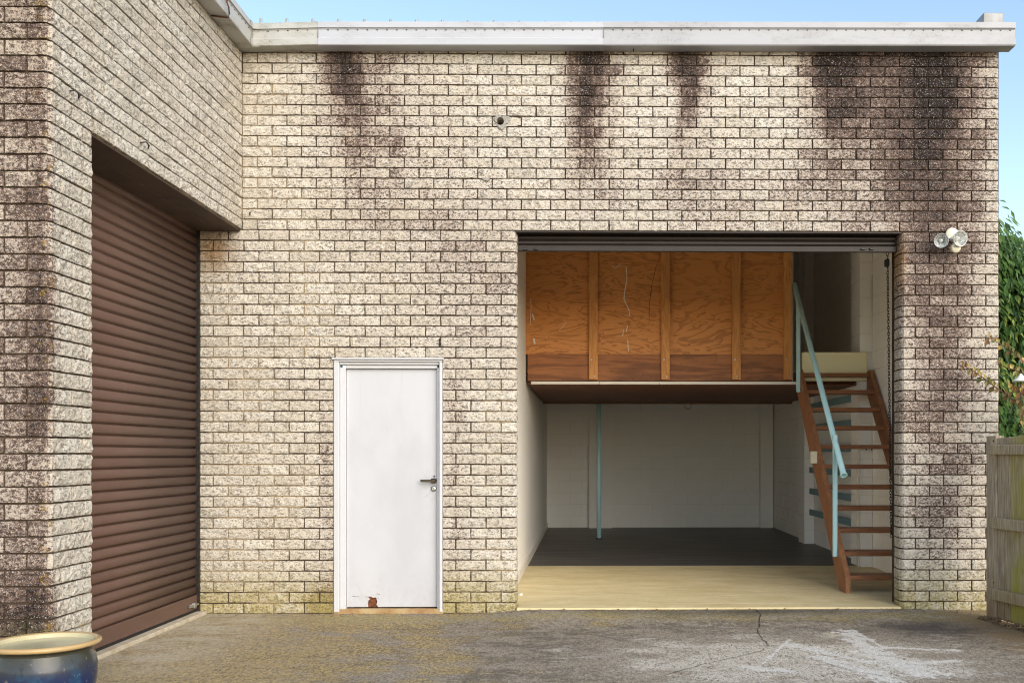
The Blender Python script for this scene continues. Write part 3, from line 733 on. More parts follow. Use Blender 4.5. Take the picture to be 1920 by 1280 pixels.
# roof edge, gutter, ribs
PROF = [(0, 0), (0.124, 0), (0.130, 0.004), (0.132, 0.051), (0.119, 0.053), (0.119, 0.058), (0.117, 0.061), (0.110, 0.075), (0.108, 0.092), (0.111, 0.108), (0.117, 0.122), (0.125, 0.130), (0.114, 0.132), (0.114, 0.1365), (0.132, 0.1375), (0.133, 0.184), (0.124, 0.187), (0.123, 0.172), (0.112, 0.01), (0.012, 0.01), (0.012, 0.15), (0, 0.15)]
ZG = 4.600
def gut_front(name, xa, xb, za, zb, mat, grow=0.0, mitre=False):
    m = MB(); n = len(PROF); A, B = [], []
    for o, z in PROF:
        oo = o + (grow if o > 0.1 else 0); zz = z - (grow if z < 0.004 else 0)
        A.append(((XW + o if mitre else xa), -oo, za + zz)); B.append((xb, -oo, zb + zz))
    m.add(A + B, [tuple(range(n - 1, -1, -1)), tuple(range(n, 2 * n))] + [(i, (i + 1) % n, n + (i + 1) % n, n + i) for i in range(n)])
    return m.build(name, mat, garage)
xg1, xg2, xg3 = at(603, 60, -0.13).x, at(1138, 60, -0.13).x, at(1904, 60, -0.13).x
g1 = gut_front('gutter', 0, xg1, ZG - 0.012, ZG + 0.006, 'gutter_old', 0, True)
g2 = gut_front('gutter', xg1 - 0.03, xg2, ZG + 0.004, ZG + 0.018, 'gutter_new', 0.003)
g3 = gut_front('gutter', xg2 - 0.025, xg3, ZG + 0.018, ZG + 0.036, 'gutter_grey', 0.0055)
def slots(par, xa, xb, za, zb, grow):
    m = MB(); x = xa + 0.05
    while x < xb - 0.03:
        z = za + (zb - za) * (x - xa) / (xb - xa) + 0.1215; m.box(x - 0.0065, x + 0.0065, -0.1215 - grow, -0.110 - grow, z - 0.0035, z + 0.0035); x += 0.079
    o = m.build('slot_row', 'black', par); o['kind'] = 'stuff'
slots(g1, XW + 0.2, xg1 - 0.03, ZG - 0.010, ZG + 0.006, 0); slots(g2, xg1, xg2 - 0.02, ZG + 0.004, ZG + 0.018, 0.003); slots(g3, xg2, xg3, ZG + 0.018, ZG + 0.036, 0.0055)
sc_ = at(1188, 93, -0.06); MB().tube([(sc_.x, -0.06, ZG + 0.02), (sc_.x, -0.06, ZG - 0.012)], 0.005, 8).build('drain_screw', 'black', g3)
rf = MB().box(XW - 0.3, XE + 0.03, 0.0, YB + 0.4, 4.755, 4.765).build('roof', 'zinc', garage)
x = XW + 0.16
while x < XE:
    m = MB(); zt = 4.861 - 0.003 * (x - XW) - (0.012 if x > 0.2 else 0)
    m.prism([(x - 0.016, 4.765), (x - 0.009, 4.79), (x + 0.009, 4.79), (x + 0.016, 4.765)], -0.04, YB, 'xz'); o = m.build('roof_rib', 'zinc', rf); MB().lathe([(0.012, 4.78 - zt), (0.012, -0.006), (0.007, 0.0)], 8, (x, -0.02, zt)).build('roof_screw', 'zinc', rf); x += 0.211
e = at(1849, 40, 0.0); e2 = at(1880, 26, 0.0); MB().bbox(e.x - 0.03, e2.x, -0.02, 0.5, 4.77, e2.z, 0.006).build('roof_cap', 'zinc', garage)
MB().box(XW, XE - 0.01, -0.001, 0.0, TOP - 0.02, TOP) if False else None

# ------------------------------------------------------------------ the side wing with the brown roller door
wing = empty('brick_wing', (XW, -1.5, 0), 'brick wing on the left with closed brown roller door, stained near pier', 'building')
w = MB()
w.box(XDOOR - 0.12, XW - 0.014, YP0 + 0.014, 0.009, ZL, TOP + 0.1)
w.box(-4.6, XDOOR - 0.121, YP0 + 0.014, 0.009, ZL, TOP + 0.1)
w.box(-4.6, XW - 0.014, YP0 + 0.014, YP1 - 0.012, 0, ZL - 0.001)
w.box(-4.6, XDOOR - 0.3, YP1 - 0.012, 0.2, 0, ZL - 0.001)
wwall = w.build('wall', 'mortar', wing)
mw = Masonry()
# side face above the door and pier side / front with toothed quoins
for r in range(NLOW + NUP):
    z, h = (r * HL, HL) if r < NLOW else (ZL + (r - NLOW) * HU, HU)
    quoin_side = r % 2 == 0           # even rows: stretcher on the side face, header on the front
    y_end = YP1 if r < NLOW else -0.004
    mod = 0.235 if r < NLOW else 0.24
    ys = [YP0]; y = YP0 + (mod if quoin_side else mod / 2)
    while y < y_end - 0.02: ys.append(y); y += mod
    ys.append(y_end)
    for i in range(len(ys) - 1):
        e = ('r' if (i == len(ys) - 2 and r < NLOW) else '')
        a0, a1 = ys[i] + (0.005 if i else 0), ys[i + 1] - (0.005 if i < len(ys) - 2 else 0)
        if i == 0: a0 = YP0 + 0.001
        mw.put('side', a0, a1, z, h, XW, ('l' if i == 0 else '') + e, 0.10 if not e else 0.2)
    fx = [XW - 0.102, XW - 0.102 - 0.008] if quoin_side else None
    x1 = XW - 0.110 if quoin_side else XW - 0.108
    # front face pieces
    cuts = [XW - 0.118] if quoin_side else [XW - 0.235]
    if quoin_side: mw.put('front', XW - 0.113, XW - 0.012, z, h, YP0, '', 0.05)
    else: mw.put('front', XW - 0.230, XW - 0.012, z, h, YP0, '', 0.05)
    x = cuts[0]
    while x > -4.5: mw.put('front', x - 0.235, x - 0.005, z, h, YP0, '', 0.08); x -= 0.24
mw.build(wwall, 300)
# brown boarded soffit of the opening
for x0, x1 in ((XDOOR - 0.05, -3.005), (-3.0, XW - 0.012)):
    MB().bbox(x0, x1, YP1, -0.006, ZL - 0.014, ZL - 0.002, 0.002).build('soffit_board', 'soffit_brown', wing)
# roller door
rd = MB().box(XDOOR - 0.06, XDOOR - 0.03, YP1 - 0.05, 0.0, 0.03, ZL).build('roller_door', 'soffit_brown', wing)
PIT = 0.0748
prof = [(-0.012, 0.0005), (-0.004, 0.0005), (-0.004, 0.008), (0.010, 0.0105), (0.0165, 0.018), (0.0195, 0.034), (0.0195, 0.048), (0.017, 0.060), (0.011, 0.068), (0.000, 0.0725), (-0.004, PIT - 0.0005), (-0.012, PIT - 0.0005)]
sm = MB().prism([(a, b) for a, b in prof], YP1 - 0.04, -0.028, 'xz').mesh('slat', 'slat', False)
for f in sm.polygons: f.use_smooth = len(f.vertices) == 4
zz = 0.16; k = 0
while zz < ZL - 0.05:
    o = link('slat', sm, rd); o.location = (XDOOR - 0.015 + (0.0008 if k % 3 else -0.001), 0, zz); zz += PIT; k += 1
MB().bbox(XDOOR - 0.025, XDOOR + 0.006, YP1 - 0.04, -0.028, 0.046, 0.160, 0.005).build('bottom_bar', 'slat', rd)
MB().box(XDOOR - 0.02, XDOOR + 0.004, YP1 - 0.04, -0.03, 0.028, 0.045).build('rubber_seal', 'black', rd)
MB().box(XDOOR - 0.03, XDOOR + 0.022, -0.026, -0.001, 0.01, ZL - 0.015).build('guide_track', 'dark_steel', rd)
lt = MB().bbox(XDOOR + 0.006, XDOOR + 0.018, -0.20, -0.06, 0.075, 0.105, 0.003); lt.tube([(XDOOR + 0.022, -0.23, 0.09), (XDOOR + 0.022, -0.05, 0.09)], 0.008, 8); lt.bbox(XDOOR + 0.006, XDOOR + 0.032, -0.15, -0.11, 0.07, 0.112, 0.003)
lt.build('latch', 'steel', rd)
th = MB().bbox(XDOOR - 0.2, XDOOR + 0.075, YP1 - 0.3, -0.004, -0.05, 0.026, 0.006).build('threshold', 'sill', wing); th.data.materials[0] = simple('pale_concrete', (0.52, 0.46, 0.36), (0.40, 0.33, 0.22), 9, 0.9, bump=0.3)
# wing gutter
def gut_side(ya, grow=0.0, mat='gutter_old'):
    m = MB(); n = len(PROF); A, B = [], []
    for o, z in PROF:
        A.append((XW + o, ya, ZG - 0.012 + z)); B.append((XW + o, -o, ZG - 0.012 + z))
    m.add(A + B, [tuple(range(n - 1, -1, -1)), tuple(range(n, 2 * n))] + [(i, (i + 1) % n, n + (i + 1) % n, n + i) for i in range(n)])
    return m.build('gutter', mat, wing)
g4 = gut_side(-4.6)
# mitre cover in the corner
m = MB(); n = len(PROF) - 5; A, B, C_ = [], [], []
for o, z in PROF[1:n]:
    oo = o + 0.005; zz = ZG - 0.012 + z - (0.005 if z < 0.004 else 0)
    A.append((XW + oo, -oo - 0.055, zz)); B.append((XW + oo, -oo, zz)); C_.append((XW + oo + 0.055, -oo, zz))
q = len(A); m.add(A + B + C_, [(i, i + 1, q + i + 1, q + i) for i in range(q - 1)] + [(q + i, q + i + 1, 2 * q + i + 1, 2 * q + i) for i in range(q - 1)])
m.build('gutter_corner', 'gutter_old', wing)
m = MB(); y = -0.2
while y > -4: m.box(XW + 0.110, XW + 0.1215, y - 0.0065, y + 0.0065, ZG + 0.106, ZG + 0.113); y -= 0.079
o = m.build('slot_row', 'black', g4); o['kind'] = 'stuff'
MB().box(-4.6, XW + 0.0, YP0 - 2, 0.0, 4.755, 4.765).build('roof', 'zinc', wing)
yc = atx(410, 33, XW + 0.06).y
pts = [(XW + 0.01, yc - 0.02, ZG - 0.018), (XW + 0.07, yc, ZG - 0.019), (XW + 0.128, yc + 0.01, ZG - 0.02), (XW + 0.139, yc + 0.005, ZG + 0.01), (XW + 0.139, yc - 0.01, ZG + 0.05), (XW + 0.127, yc - 0.025, ZG + 0.09), (XW + 0.136, yc - 0.02, ZG + 0.13), (XW + 0.140, yc - 0.045, ZG + 0.176), (XW + 0.10, yc - 0.06, ZG + 0.19)]
tag(MB().tube(pts, 0.006, 8).build('cable', 'cable', None, True), 'thin brown cable bent over the white gutter at top left', 'cable')

# ------------------------------------------------------------------ loft
loft = empty('mezzanine_loft', (0, 2.95, 2.1), 'timber mezzanine loft with orange plywood front, inside the garage', 'loft')
LYF = 2.95
lx1 = at(1485, 600, LYF).x
zb_, zt_ = at(1200, 664, LYF).z, 4.0
MB().box(XL + 0.004, lx1, LYF, LYF + 0.016, zb_, zt_).build('plywood_panel', 'ply', loft)
z_b2 = at(1200, 714, LYF).z
MB().bbox(XL + 0.02, lx1, LYF - 0.012, LYF + 0.035, z_b2, zb_ - 0.002, 0.003).build('edge_beam', 'beam', loft)
for pa, pb in ((1104, 1121), (1240, 1256), (1373, 1389), (1470, 1485)):
    xa, xb = at(pa, 600, LYF - 0.05).x, at(pb, 600, LYF - 0.05).x
    s_ = MB().bbox(xa, xb, LYF - 0.055, LYF - 0.013, at(1200, 711, LYF - 0.05).z, zt_, 0.004).build('stud', 'stud', loft)
    for dx, py in ((0.3, 674), (0.6, 705)):
        q = at(pa, py, LYF - 0.055); MB().lathe([(0.011, 0), (0.011, 0.005), (0.006, 0.008)], 10, (xa + (xb - xa) * dx, LYF - 0.055, q.z), (0, -1, 0)).build('bolt', 'steel', s_)
MB().box(lx1 + 0.001, lx1 + 0.009, LYF - 0.02, LYF + 0.05, z_b2, zt_).build('edge_strip', 'trim_white', loft)
q0, q1 = at(996, 714.5, LYF - 0.03), at(1497, 720, LYF - 0.03)
for xa, xb in ((q0.x, at(1124, 716, LYF - 0.03).x - 0.004), (at(1124, 716, LYF - 0.03).x, at(1236, 716, LYF - 0.03).x), (at(1236, 716, LYF - 0.03).x + 0.003, q1.x)):
    MB().bbox(xa, xb, LYF - 0.04, LYF + 0.04, q1.z - 0.003, q0.z - 0.002, 0.002).build('trim_strip', 'trim_white', loft)
ZU = q1.z - 0.008
n = 8
for k in range(n):
    ya, yb = 3.03 + (6.6 - 3.03) * k / n, 3.03 + (6.6 - 3.03) * (k + 1) / n - 0.004
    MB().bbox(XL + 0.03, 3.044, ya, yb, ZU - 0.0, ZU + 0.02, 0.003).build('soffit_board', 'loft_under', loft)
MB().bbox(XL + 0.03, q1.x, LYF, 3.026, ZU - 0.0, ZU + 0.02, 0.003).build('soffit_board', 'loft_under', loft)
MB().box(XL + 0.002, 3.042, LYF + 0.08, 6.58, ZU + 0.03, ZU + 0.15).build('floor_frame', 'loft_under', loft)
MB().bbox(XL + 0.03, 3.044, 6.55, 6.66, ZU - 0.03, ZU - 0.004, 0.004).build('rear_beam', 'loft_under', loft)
pst = at(1123, 900, 6.6)
MB().tube([(pst.x, 6.6, Z0 + 0.01), (pst.x, 6.6, ZU - 0.03)], 0.034, 20, True).build('post', 'teal', loft, True)
MB().lathe([(0.05, 0), (0.05, 0.012), (0.036, 0.014)], 20, (pst.x, 6.6, Z0 + 0.004)).build('post_foot', 'dark_steel', loft)
def scuff(pts, wd):
    P = [at(a, b, LYF) for a, b in pts]; m = MB(); nn = len(P)
    m.add([(p.x - wd * random.uniform(0.4, 1.2), LYF - 0.0025, p.z) for p in P] + [(p.x + wd * random.uniform(0.4, 1.2), LYF - 0.0025, p.z) for p in P], [(i, i + 1, nn + i + 1, nn + i) for i in range(nn - 1)])
    m.build('paint_scrape', 'trim_white', loft)
scuff([(1174, 501), (1175.5, 520), (1174, 532), (1171, 548), (1170, 562), (1175, 572), (1180.5, 584)], 0.006)
scuff([(1180, 586), (1180, 593)], 0.006); scuff([(1177, 610), (1174, 622)], 0.005); scuff([(1169, 618), (1167.5, 630)], 0.004); scuff([(1177, 637), (1178, 658)], 0.004)
scuff([(1149, 500), (1154, 503), (1160, 498), (1164, 496)], 0.007); scuff([(995, 560), (996, 575), (994, 610)], 0.004); scuff([(998, 588), (1002, 600)], 0.008); scuff([(1001, 634), (1003, 645)], 0.012); scuff([(1062, 604), (1048, 620)], 0.003)
P = [at(a_, b_, LYF) for a_, b_ in ((1238, 479), (1230, 500), (1222, 535), (1218, 565), (1217, 600))]; m = MB()
m.add([(p.x - 0.002, LYF - 0.0025, p.z) for p in P] + [(p.x + 0.002, LYF - 0.0025, p.z) for p in P], [(i, i + 1, 6 + i, 5 + i) for i in range(4)]); m.build('split', 'black', loft)
# landing upstand beside the loft
a, b = at(1490, 660, 2.86), at(1632, 714, 2.86)
MB().bbox(2.395, 3.118, 2.86, 2.895, b.z, a.z, 0.004).build('landing_board', 'cream_board', loft)
tag(MB().tube([(at(1283, 750, 5).x + 0.045 * math.cos(t) + 0.05, 5.0, at(1290, 759, 5).z + 0.055 * math.sin(t)) for t in [math.pi * 2 * k / 20 + 1.5 for k in range(20)]], 0.0035, 6).build('wire_loop', 'black', None, True), 'small black wire loop hanging under the loft', 'wire')

# ------------------------------------------------------------------ staircase
stair = empty('staircase', (2.4, 0.8, Z0), 'open brown timber stair with pale teal handrail at right of doorway', 'staircase')
spoly = [(0.80, Z0), (1.02, Z0), (2.96, 2.05), (2.96, 2.215), (2.80, 2.235), (0.80, 0.19)]
MB().prism(spoly, 2.345, 2.39).build('stringer', 'stringer', stair)
MB().prism(spoly, 3.125, 3.17).build('stringer', 'stringer', stair)
for k in range(1, 12):
    z = 0.2 * k; yf = 0.80 + (z - 0.17) / 1.035
    MB().bbox(2.391, 3.124, yf + 0.01, min(yf + 0.23, 2.856), z - 0.043, z, 0.004).build('tread', 'stair', stair)
RX = 2.325
ra, rb = atx(1582, 890, RX), atx(1489, 533, RX)
hr_ = MB().tube([ra, ra.lerp(rb, 0.5), rb, rb + Vector((-0.002, 0.02, -0.015)), rb + Vector((-0.002, 0.035, -0.06))], 0.027, 18, True).build('handrail', 'teal', stair, True)
dv = (ra - rb).normalized(); MB().lathe([(0.029, 0), (0.034, 0.003), (0.034, 0.02), (0.02, 0.021), (0.019, 0.005)], 20, ra - dv * 0.012, dv).build('rail_end', 'teal', hr_, True)
pl_ = atx(1566, 1043, RX); pt_ = pl_.copy(); pt_.z = atx(1566, 815, RX).z
MB().bbox(RX - 0.022, RX + 0.018, pl_.y - 0.02, pl_.y + 0.02, pl_.z, pt_.z + 0.0, 0.004).build('rail_post', 'teal', stair)
pu = atx(1497, 735, RX); tu = ra.lerp(rb, (pu.y - ra.y) / (rb.y - ra.y))
MB().bbox(RX - 0.022, RX + 0.018, pu.y - 0.02, pu.y + 0.02, pu.z, tu.z, 0.004).build('rail_post', 'teal', stair)
sb = atx(1528, 857, 2.33); bx = MB().bbox(2.285, 2.344, sb.y - 0.05, sb.y + 0.02, sb.z - 0.062, sb.z + 0.062, 0.005).build('switch_box', 'plastic_cream')
tag(bx, 'small cream switch box fixed on the side of the stair stringer', 'switch')
# double power point with conduit on the near pier
po = at(1628, 842, 2.90); ol = empty('power_outlet', po, 'white double power outlet with conduit on block pier behind stairs', 'outlet')
MB().bbox(po.x - 0.058, po.x + 0.058, 2.875, 2.899, po.z - 0.036, po.z + 0.036, 0.004).build('plate', 'plastic_white', ol)
for s_ in (-0.03, 0.03):
    MB().box(po.x + s_ - 0.008, po.x + s_ + 0.008, 2.8735, 2.876, po.z - 0.012, po.z + 0.005).build('socket', 'black', ol)
MB().tube([(po.x + 0.045, 2.885, po.z + 0.036), (po.x + 0.045, 2.885, 3.3)], 0.010, 10).build('conduit', 'plastic_white', ol, True)
MB().tube([(po.x - 0.058, 2.885, po.z), (po.x - 0.12, 2.885, po.z), (po.x - 0.125, 2.885, po.z - 0.03), (po.x - 0.125, 2.885, Z0)], 0.009, 10).build('conduit', 'plastic_white', ol, True)
# chain beside the right jamb
ca, cb = at(1664, 474, 0.29), at(1671, 1006, 0.29)
m = MB(); n = int((ca.z - cb.z) / 0.026)
for i in range(n):
    c = ca.lerp(cb, (i + 0.5) / n); pts = []
    for k in range(11):
        t = 2 * math.pi * k / 10; u, v_ = math.cos(t) * 0.009, math.sin(t) * 0.018
        ang = math.pi / 4 if i % 2 else -math.pi / 4
        pts.append(c + Vector((u * math.cos(ang), u * math.sin(ang), v_)))
    m.tube(pts, 0.0032, 5, False)
tag(m.build('chain', 'dark_steel', None, True), 'dark steel hoist chain hanging beside right door jamb', 'chain')
cw = at(1663, 493, 0.285); tag(MB().bbox(cw.x - 0.016, cw.x + 0.016, 0.262, 0.315, cw.z - 0.03, cw.z + 0.03, 0.005).build('chain_keeper', 'black'), 'small black block at the top of the hanging chain', 'chain block')
# pipe stub on the left of the floor
pp = at(976, 1081, 0.5); tag(MB().lathe([(0.012, -0.03), (0.012, 0.05), (0.016, 0.05), (0.016, 0.075), (0.010, 0.075)], 16, (XL + 0.03, 0.75, atx(976, 1081, XL).z + 0.0), (1, -0.15, 0)).build('pipe_stub', 'plastic_white', None, True), 'short white pipe stub sticking out low at left of doorway', 'pipe')

# ------------------------------------------------------------------ flood light
fp = at(1784, 441, 0); flood = empty('flood_light', fp, 'cream twin flood light with sensor on stained brick at right', 'light fixture')
Yw = -0.012
MB().lathe([(0.056, 0), (0.058, 0.012), (0.052, 0.024), (0.02, 0.028)], 28, (fp.x, Yw + 0.006, fp.z), (0, -1, 0)).build('base', 'plastic_cream', flood, True)
for px, py, rad, ax in ((1765, 451, 0.058, Vector((-0.30, -0.9, -0.22))), (1801, 447, 0.064, Vector((0.22, -0.93, -0.15)))):
    c = at(px, py, -0.16); ax = ax.normalized(); back = c - ax * 0.11
    hd_ = MB().lathe([(0.018, -0.02), (0.024, 0.0), (0.026, 0.03), (rad * 0.8, 0.075), (rad, 0.105), (rad * 0.99, 0.112), (rad * 0.93, 0.106), (rad * 0.72, 0.08), (0.022, 0.045), (0.001, 0.04)], 28, back, ax, cap=False).build('lamp_head', 'reflector', flood, True)
    MB().lathe([(rad * 0.95, 0.104), (rad * 0.8, 0.116), (rad * 0.4, 0.123), (0.001, 0.125)], 28, back, ax, cap=False).build('lens', 'glass', hd_, True)
    MB().lathe([(0.014, 0.04), (0.016, 0.06), (0.010, 0.085), (0.001, 0.09)], 14, back, ax, cap=False).build('bulb', 'plastic_white', hd_, True)
    MB().tube([Vector((fp.x, Yw - 0.02, fp.z - 0.02)), Vector((fp.x, Yw - 0.045, fp.z - 0.02)).lerp(back, 0.5), back - ax * 0.015], 0.013, 10).build('arm', 'plastic_cream', flood, True)
c = at(1790, 464, -0.10)
sn = MB().lathe([(0.001, -0.035), (0.02, -0.03), (0.034, -0.01), (0.042, 0.015), (0.04, 0.03), (0.03, 0.036), (0.001, 0.036)], 24, c, (0.1, -0.9, -0.35), cap=False).build('sensor', 'plastic_cream', flood, True)
MB().bbox(c.x - 0.024, c.x + 0.024, c.y - 0.046, c.y - 0.03, c.z - 0.004, c.z + 0.006, 0.003).build('sensor_window', 'zinc', sn)
MB().tube([Vector((fp.x, Yw - 0.015, fp.z - 0.03)), Vector((fp.x + 0.006, -0.06, fp.z - 0.06)), c + Vector((0, 0.03, 0.01))], 0.012, 10).build('arm', 'plastic_cream', flood, True)

# ------------------------------------------------------------------ hooks
def hook(px, py, label):
    p = atx(px, py, XW); m = MB()
    m.tube([p + Vector(v) for v in ((-0.02, 0, 0.008), (0.012, 0, 0.010), (0.03, 0.006, 0.014), (0.038, 0.02, 0.004), (0.034, 0.034, -0.010), (0.024, 0.05, -0.014), (0.02, 0.066, -0.004), (0.024, 0.07, 0.014))], 0.0042, 8)
    tag(m.build('hook', 'dark_steel', None, True), label, 'hook', 'wire hooks in the wing wall')
hook(130, 174, 'small rusty wire hook in wing wall nearest the stained pier')
hook(264, 270, 'small rusty wire hook in wing wall above the middle of roller door')
p = at(470, 400, 0); tag(MB().tube([p + Vector(v) for v in ((0, 0.02, 0.004), (0, -0.012, 0.004), (0.004, -0.03, 0.0), (0.004, -0.034, -0.014), (0.004, -0.026, -0.022))], 0.0045, 8).build('hook', 'dark_steel', None, True), 'tiny dark hook in front wall beside lintel corner', 'hook')
p = at(386, 724, 0); tag(MB().tube([p + Vector(v) for v in ((0.012, 0.02, 0.0), (0.008, -0.015, 0.002), (-0.005, -0.03, -0.004), (-0.014, -0.034, 0.006))], 0.006, 8).build('anchor_eye', 'steel', None, True), 'small grey wall anchor beside the roller door track', 'anchor')

# ------------------------------------------------------------------ glazed pot
PC = at(84, 1200, -3.42); PH = 0.415
pot = empty('glazed_pot', (PC.x, -3.42, 0), 'dark blue glazed pot with cream rim at lower left corner', 'pot')
prof = [(0.13, 0.0), (0.15, 0.01), (0.185, 0.08), (0.212, 0.16), (0.226, 0.24), (0.228, 0.30), (0.220, 0.345), (0.208, 0.368), (0.206, 0.380), (0.222, 0.390), (0.240, 0.398), (0.247, 0.408), (0.243, 0.418), (0.230, 0.422), (0.216, 0.416)]
MB().lathe(prof, 64, (PC.x, -3.42, 0), cap=False).build('body', 'pot', pot, True)
MB().lathe([(0.216, 0.4165), (0.208, 0.405), (0.200, 0.37), (0.196, 0.33)], 64, (PC.x, -3.42, 0), cap=False).build('inner_glaze', 'pot_in', pot, True)
MB().lathe([(0.2055, 0.398), (0.001, 0.398)], 64, (PC.x, -3.42, 0), cap=False).build('water', 'water', pot, True)

# ------------------------------------------------------------------ fence
FB = Vector((3.185, -0.33, 0)); FD = Vector((0.20, -1, 0)).normalized(); FN = Vector((-FD.y, FD.x, 0)) * -1   # towards the yard (left)
if FN.x > 0: FN = -FN
fence = empty('timber_fence', FB, 'weathered grey timber paling fence with yellow lichen at right edge', 'fence')
def fbox(u0, u1, n0, n1, z0, z1, name, mat, tilt=0.0, parent=None):
    m = MB(); b_ = MB().bbox(u0, u1, n0, n1, z0, z1, 0.004)
    m.add([FB + FD * x + FN * y + Vector((0, 0, z_)) for x, y, z_ in b_.v], b_.f); return m.build(name, mat, parent or fence)
fbox(0.0, 0.13, -0.06, 0.012, -0.02, 1.450, 'post', 'fence')
u = 0.132; k = 0
mats = ['fence', 'fence_light', 'fence_lichen', 'fence_lichen', 'fence', 'fence', 'fence_light']
while u < 1.8:
    wd = 0.084 + random.uniform(-0.006, 0.006)
    fbox(u, u + wd, -0.018 + random.uniform(-0.004, 0.004), 0.0 + random.uniform(-0.004, 0.002), 0.02, 1.445 + random.uniform(-0.012, 0.006), 'paling', mats[k % 7]); u += wd + 0.003; k += 1
for zc, hh in ((1.34, 0.075), (0.77, 0.085), (0.215, 0.085)):
    rl = fbox(0.105, 1.85, 0.013, 0.055, zc - hh / 2, zc + hh / 2, 'rail', 'fence_light')
    MB().box(*(0, 0, 0, 0, 0, 0)) if False else None
for zc in (1.41, 0.30):
    c = FB + FD * 0.10 + FN * 0.012 + Vector((0, 0, zc)); MB().lathe([(0.007, 0), (0.006, 0.004)], 10, c, FN).build('bolt', 'dark_steel', fence)
# mulch and twigs at its foot
m = MB(); rr = random.Random(3)
for i in range(240):
    c = FB + FD * rr.uniform(0.0, 1.2) + FN * rr.uniform(0.0, 0.10) + Vector((0, 0, rr.uniform(0.004, 0.03))); a = rr.uniform(0, 6.28); l = rr.uniform(0.02, 0.08)
    d = Vector((math.cos(a), math.sin(a), rr.uniform(-0.15, 0.2))) * l
    m.tube([c - d / 2, c + d / 2 + Vector((0, 0, 0.004))], rr.uniform(0.0015, 0.005), 5)
mu = m.build('mulch', 'mulch'); mu['kind'] = 'stuff'; mu['label'] = 'dry brown twigs and mulch along the foot of fence'; mu['category'] = 'mulch'
# weeds
def tuft(px, py, label, n=22, hgt=0.05):
    c = atz(px, py, 0.0); m = MB(); rr = random.Random(int(px))
    for i in range(n):
        a = rr.uniform(0, 6.28); b0 = c + Vector((rr.uniform(-0.05, 0.05), rr.uniform(-0.012, 0.012), 0)); hh = hgt * rr.uniform(0.4, 1); lean = Vector((math.cos(a), math.sin(a) * 0.5 - 0.3, 0)) * hh * 0.8
        s_ = Vector((0.0025, 0, 0)); m.add([b0 - s_, b0 + s_, b0 + lean * 0.4 + s_ + Vector((0, 0, hh * 0.7)), b0 + lean * 0.4 - s_ + Vector((0, 0, hh * 0.7)), b0 + lean + Vector((0, 0, hh))], [(0, 1, 2, 3), (3, 2, 4)])
    tag(m.build('grass_tuft', 'grass'), label, 'weed', 'weeds at wall foot')
tuft(486, 1149, 'green grass tuft at wall foot left of white door'); tuft(1588, 1139, 'tiny grass tuft at edge of the yellow floor near the stair', 12, 0.03)

# ------------------------------------------------------------------ hedge tree behind the right end of the wall
tree = empty('hedge_tree', (4.4, 1.9, 0), 'tall dense green leafy tree behind right end of the brick wall', 'tree')
tk = MB()
for bx_, by_, tx_, ty_, hh in ((4.3, 1.6, 4.1, 1.3, 3.2), (4.6, 2.1, 4.9, 2.4, 3.3), (4.0, 2.3, 3.8, 1.9, 2.9)):
    tk.tube([(bx_, by_, -0.05), ((bx_ + tx_) / 2 + 0.05, (by_ + ty_) / 2, hh * 0.5), (tx_, ty_, hh)], 0.07, 10, True, 0.02)
    for k in range(5):
        t = 0.3 + 0.13 * k; q = Vector((bx_ + (tx_ - bx_) * t, by_ + (ty_ - by_) * t, hh * t)); tk.tube([q, q + Vector((random.uniform(-0.4, 0.4), random.uniform(-0.5, 0.4), 0.3)), q + Vector((random.uniform(-0.7, 0.7), random.uniform(-0.8, 0.6), 0.4))], 0.025, 6, True, 0.006)
tk.build('trunk', 'bark', tree, True)
lf = MB(); rr = random.Random(11)
def leaf_at(m, p, d, n, L, Wd, rnd, fold=0.25):
    d = d.normalized(); s_ = d.cross(n).normalized(); n = s_.cross(d)
    a = p; b = p + d * L * 0.45 - n * L * 0.03; c = p + d * L + Vector((0, 0, -0.12 * L))
    m.add([a, b + s_ * Wd + n * Wd * fold, c, b - s_ * Wd + n * Wd * fold, b], [(0, 1, 4), (1, 2, 4), (2, 3, 4), (3, 0, 4)], rnd)
clumps = []
for i in range(420):
    x = 3.50 + 1.9 * rr.random() ** 1.6; y = 0.6 + 2.2 * rr.random() ** 1.4
    top = 3.26 + 0.14 * math.sin(x * 5.1 + 1) + 0.12 * math.sin(y * 4.0)
    z = top - (top - 0.4) * rr.random() ** 1.15
    clumps.append((Vector((x, y, z)), rr.random()))
for i in range(170):
    z = 0.7 + 2.65 * rr.random(); clumps.append((Vector((rr.uniform(3.5, 4.0), rr.uniform(0.55, 1.3), z - (0.1 if z > 3.1 else 0))), rr.random()))
for c, cr in clumps:
    for i in range(95):
        o = Vector((rr.gauss(0, 1), rr.gauss(0, 1), rr.gauss(0, 1))).normalized() * rr.uniform(0.05, 0.24)
        p = c + o
        if p.x < 3.445: p.x = 3.445 + rr.uniform(0, 0.05)
        out = Vector((o.x * 2, o.y * 2 - 0.25, -0.45 + o.z)); out += Vector((rr.uniform(-1, 1), rr.uniform(-1, 1), rr.uniform(-0.9, 0.3))) * 0.3
        leaf_at(lf, p, out, Vector((rr.uniform(-0.5, 0.3), -0.6, 0.9)), rr.uniform(0.06, 0.13), rr.uniform(0.010, 0.020), min(0.99, max(0, cr * 0.5 + rr.random() * 0.35 + (0.3 if c.z > 2.75 else 0))))
lf.build('crown', 'leaf', tree)
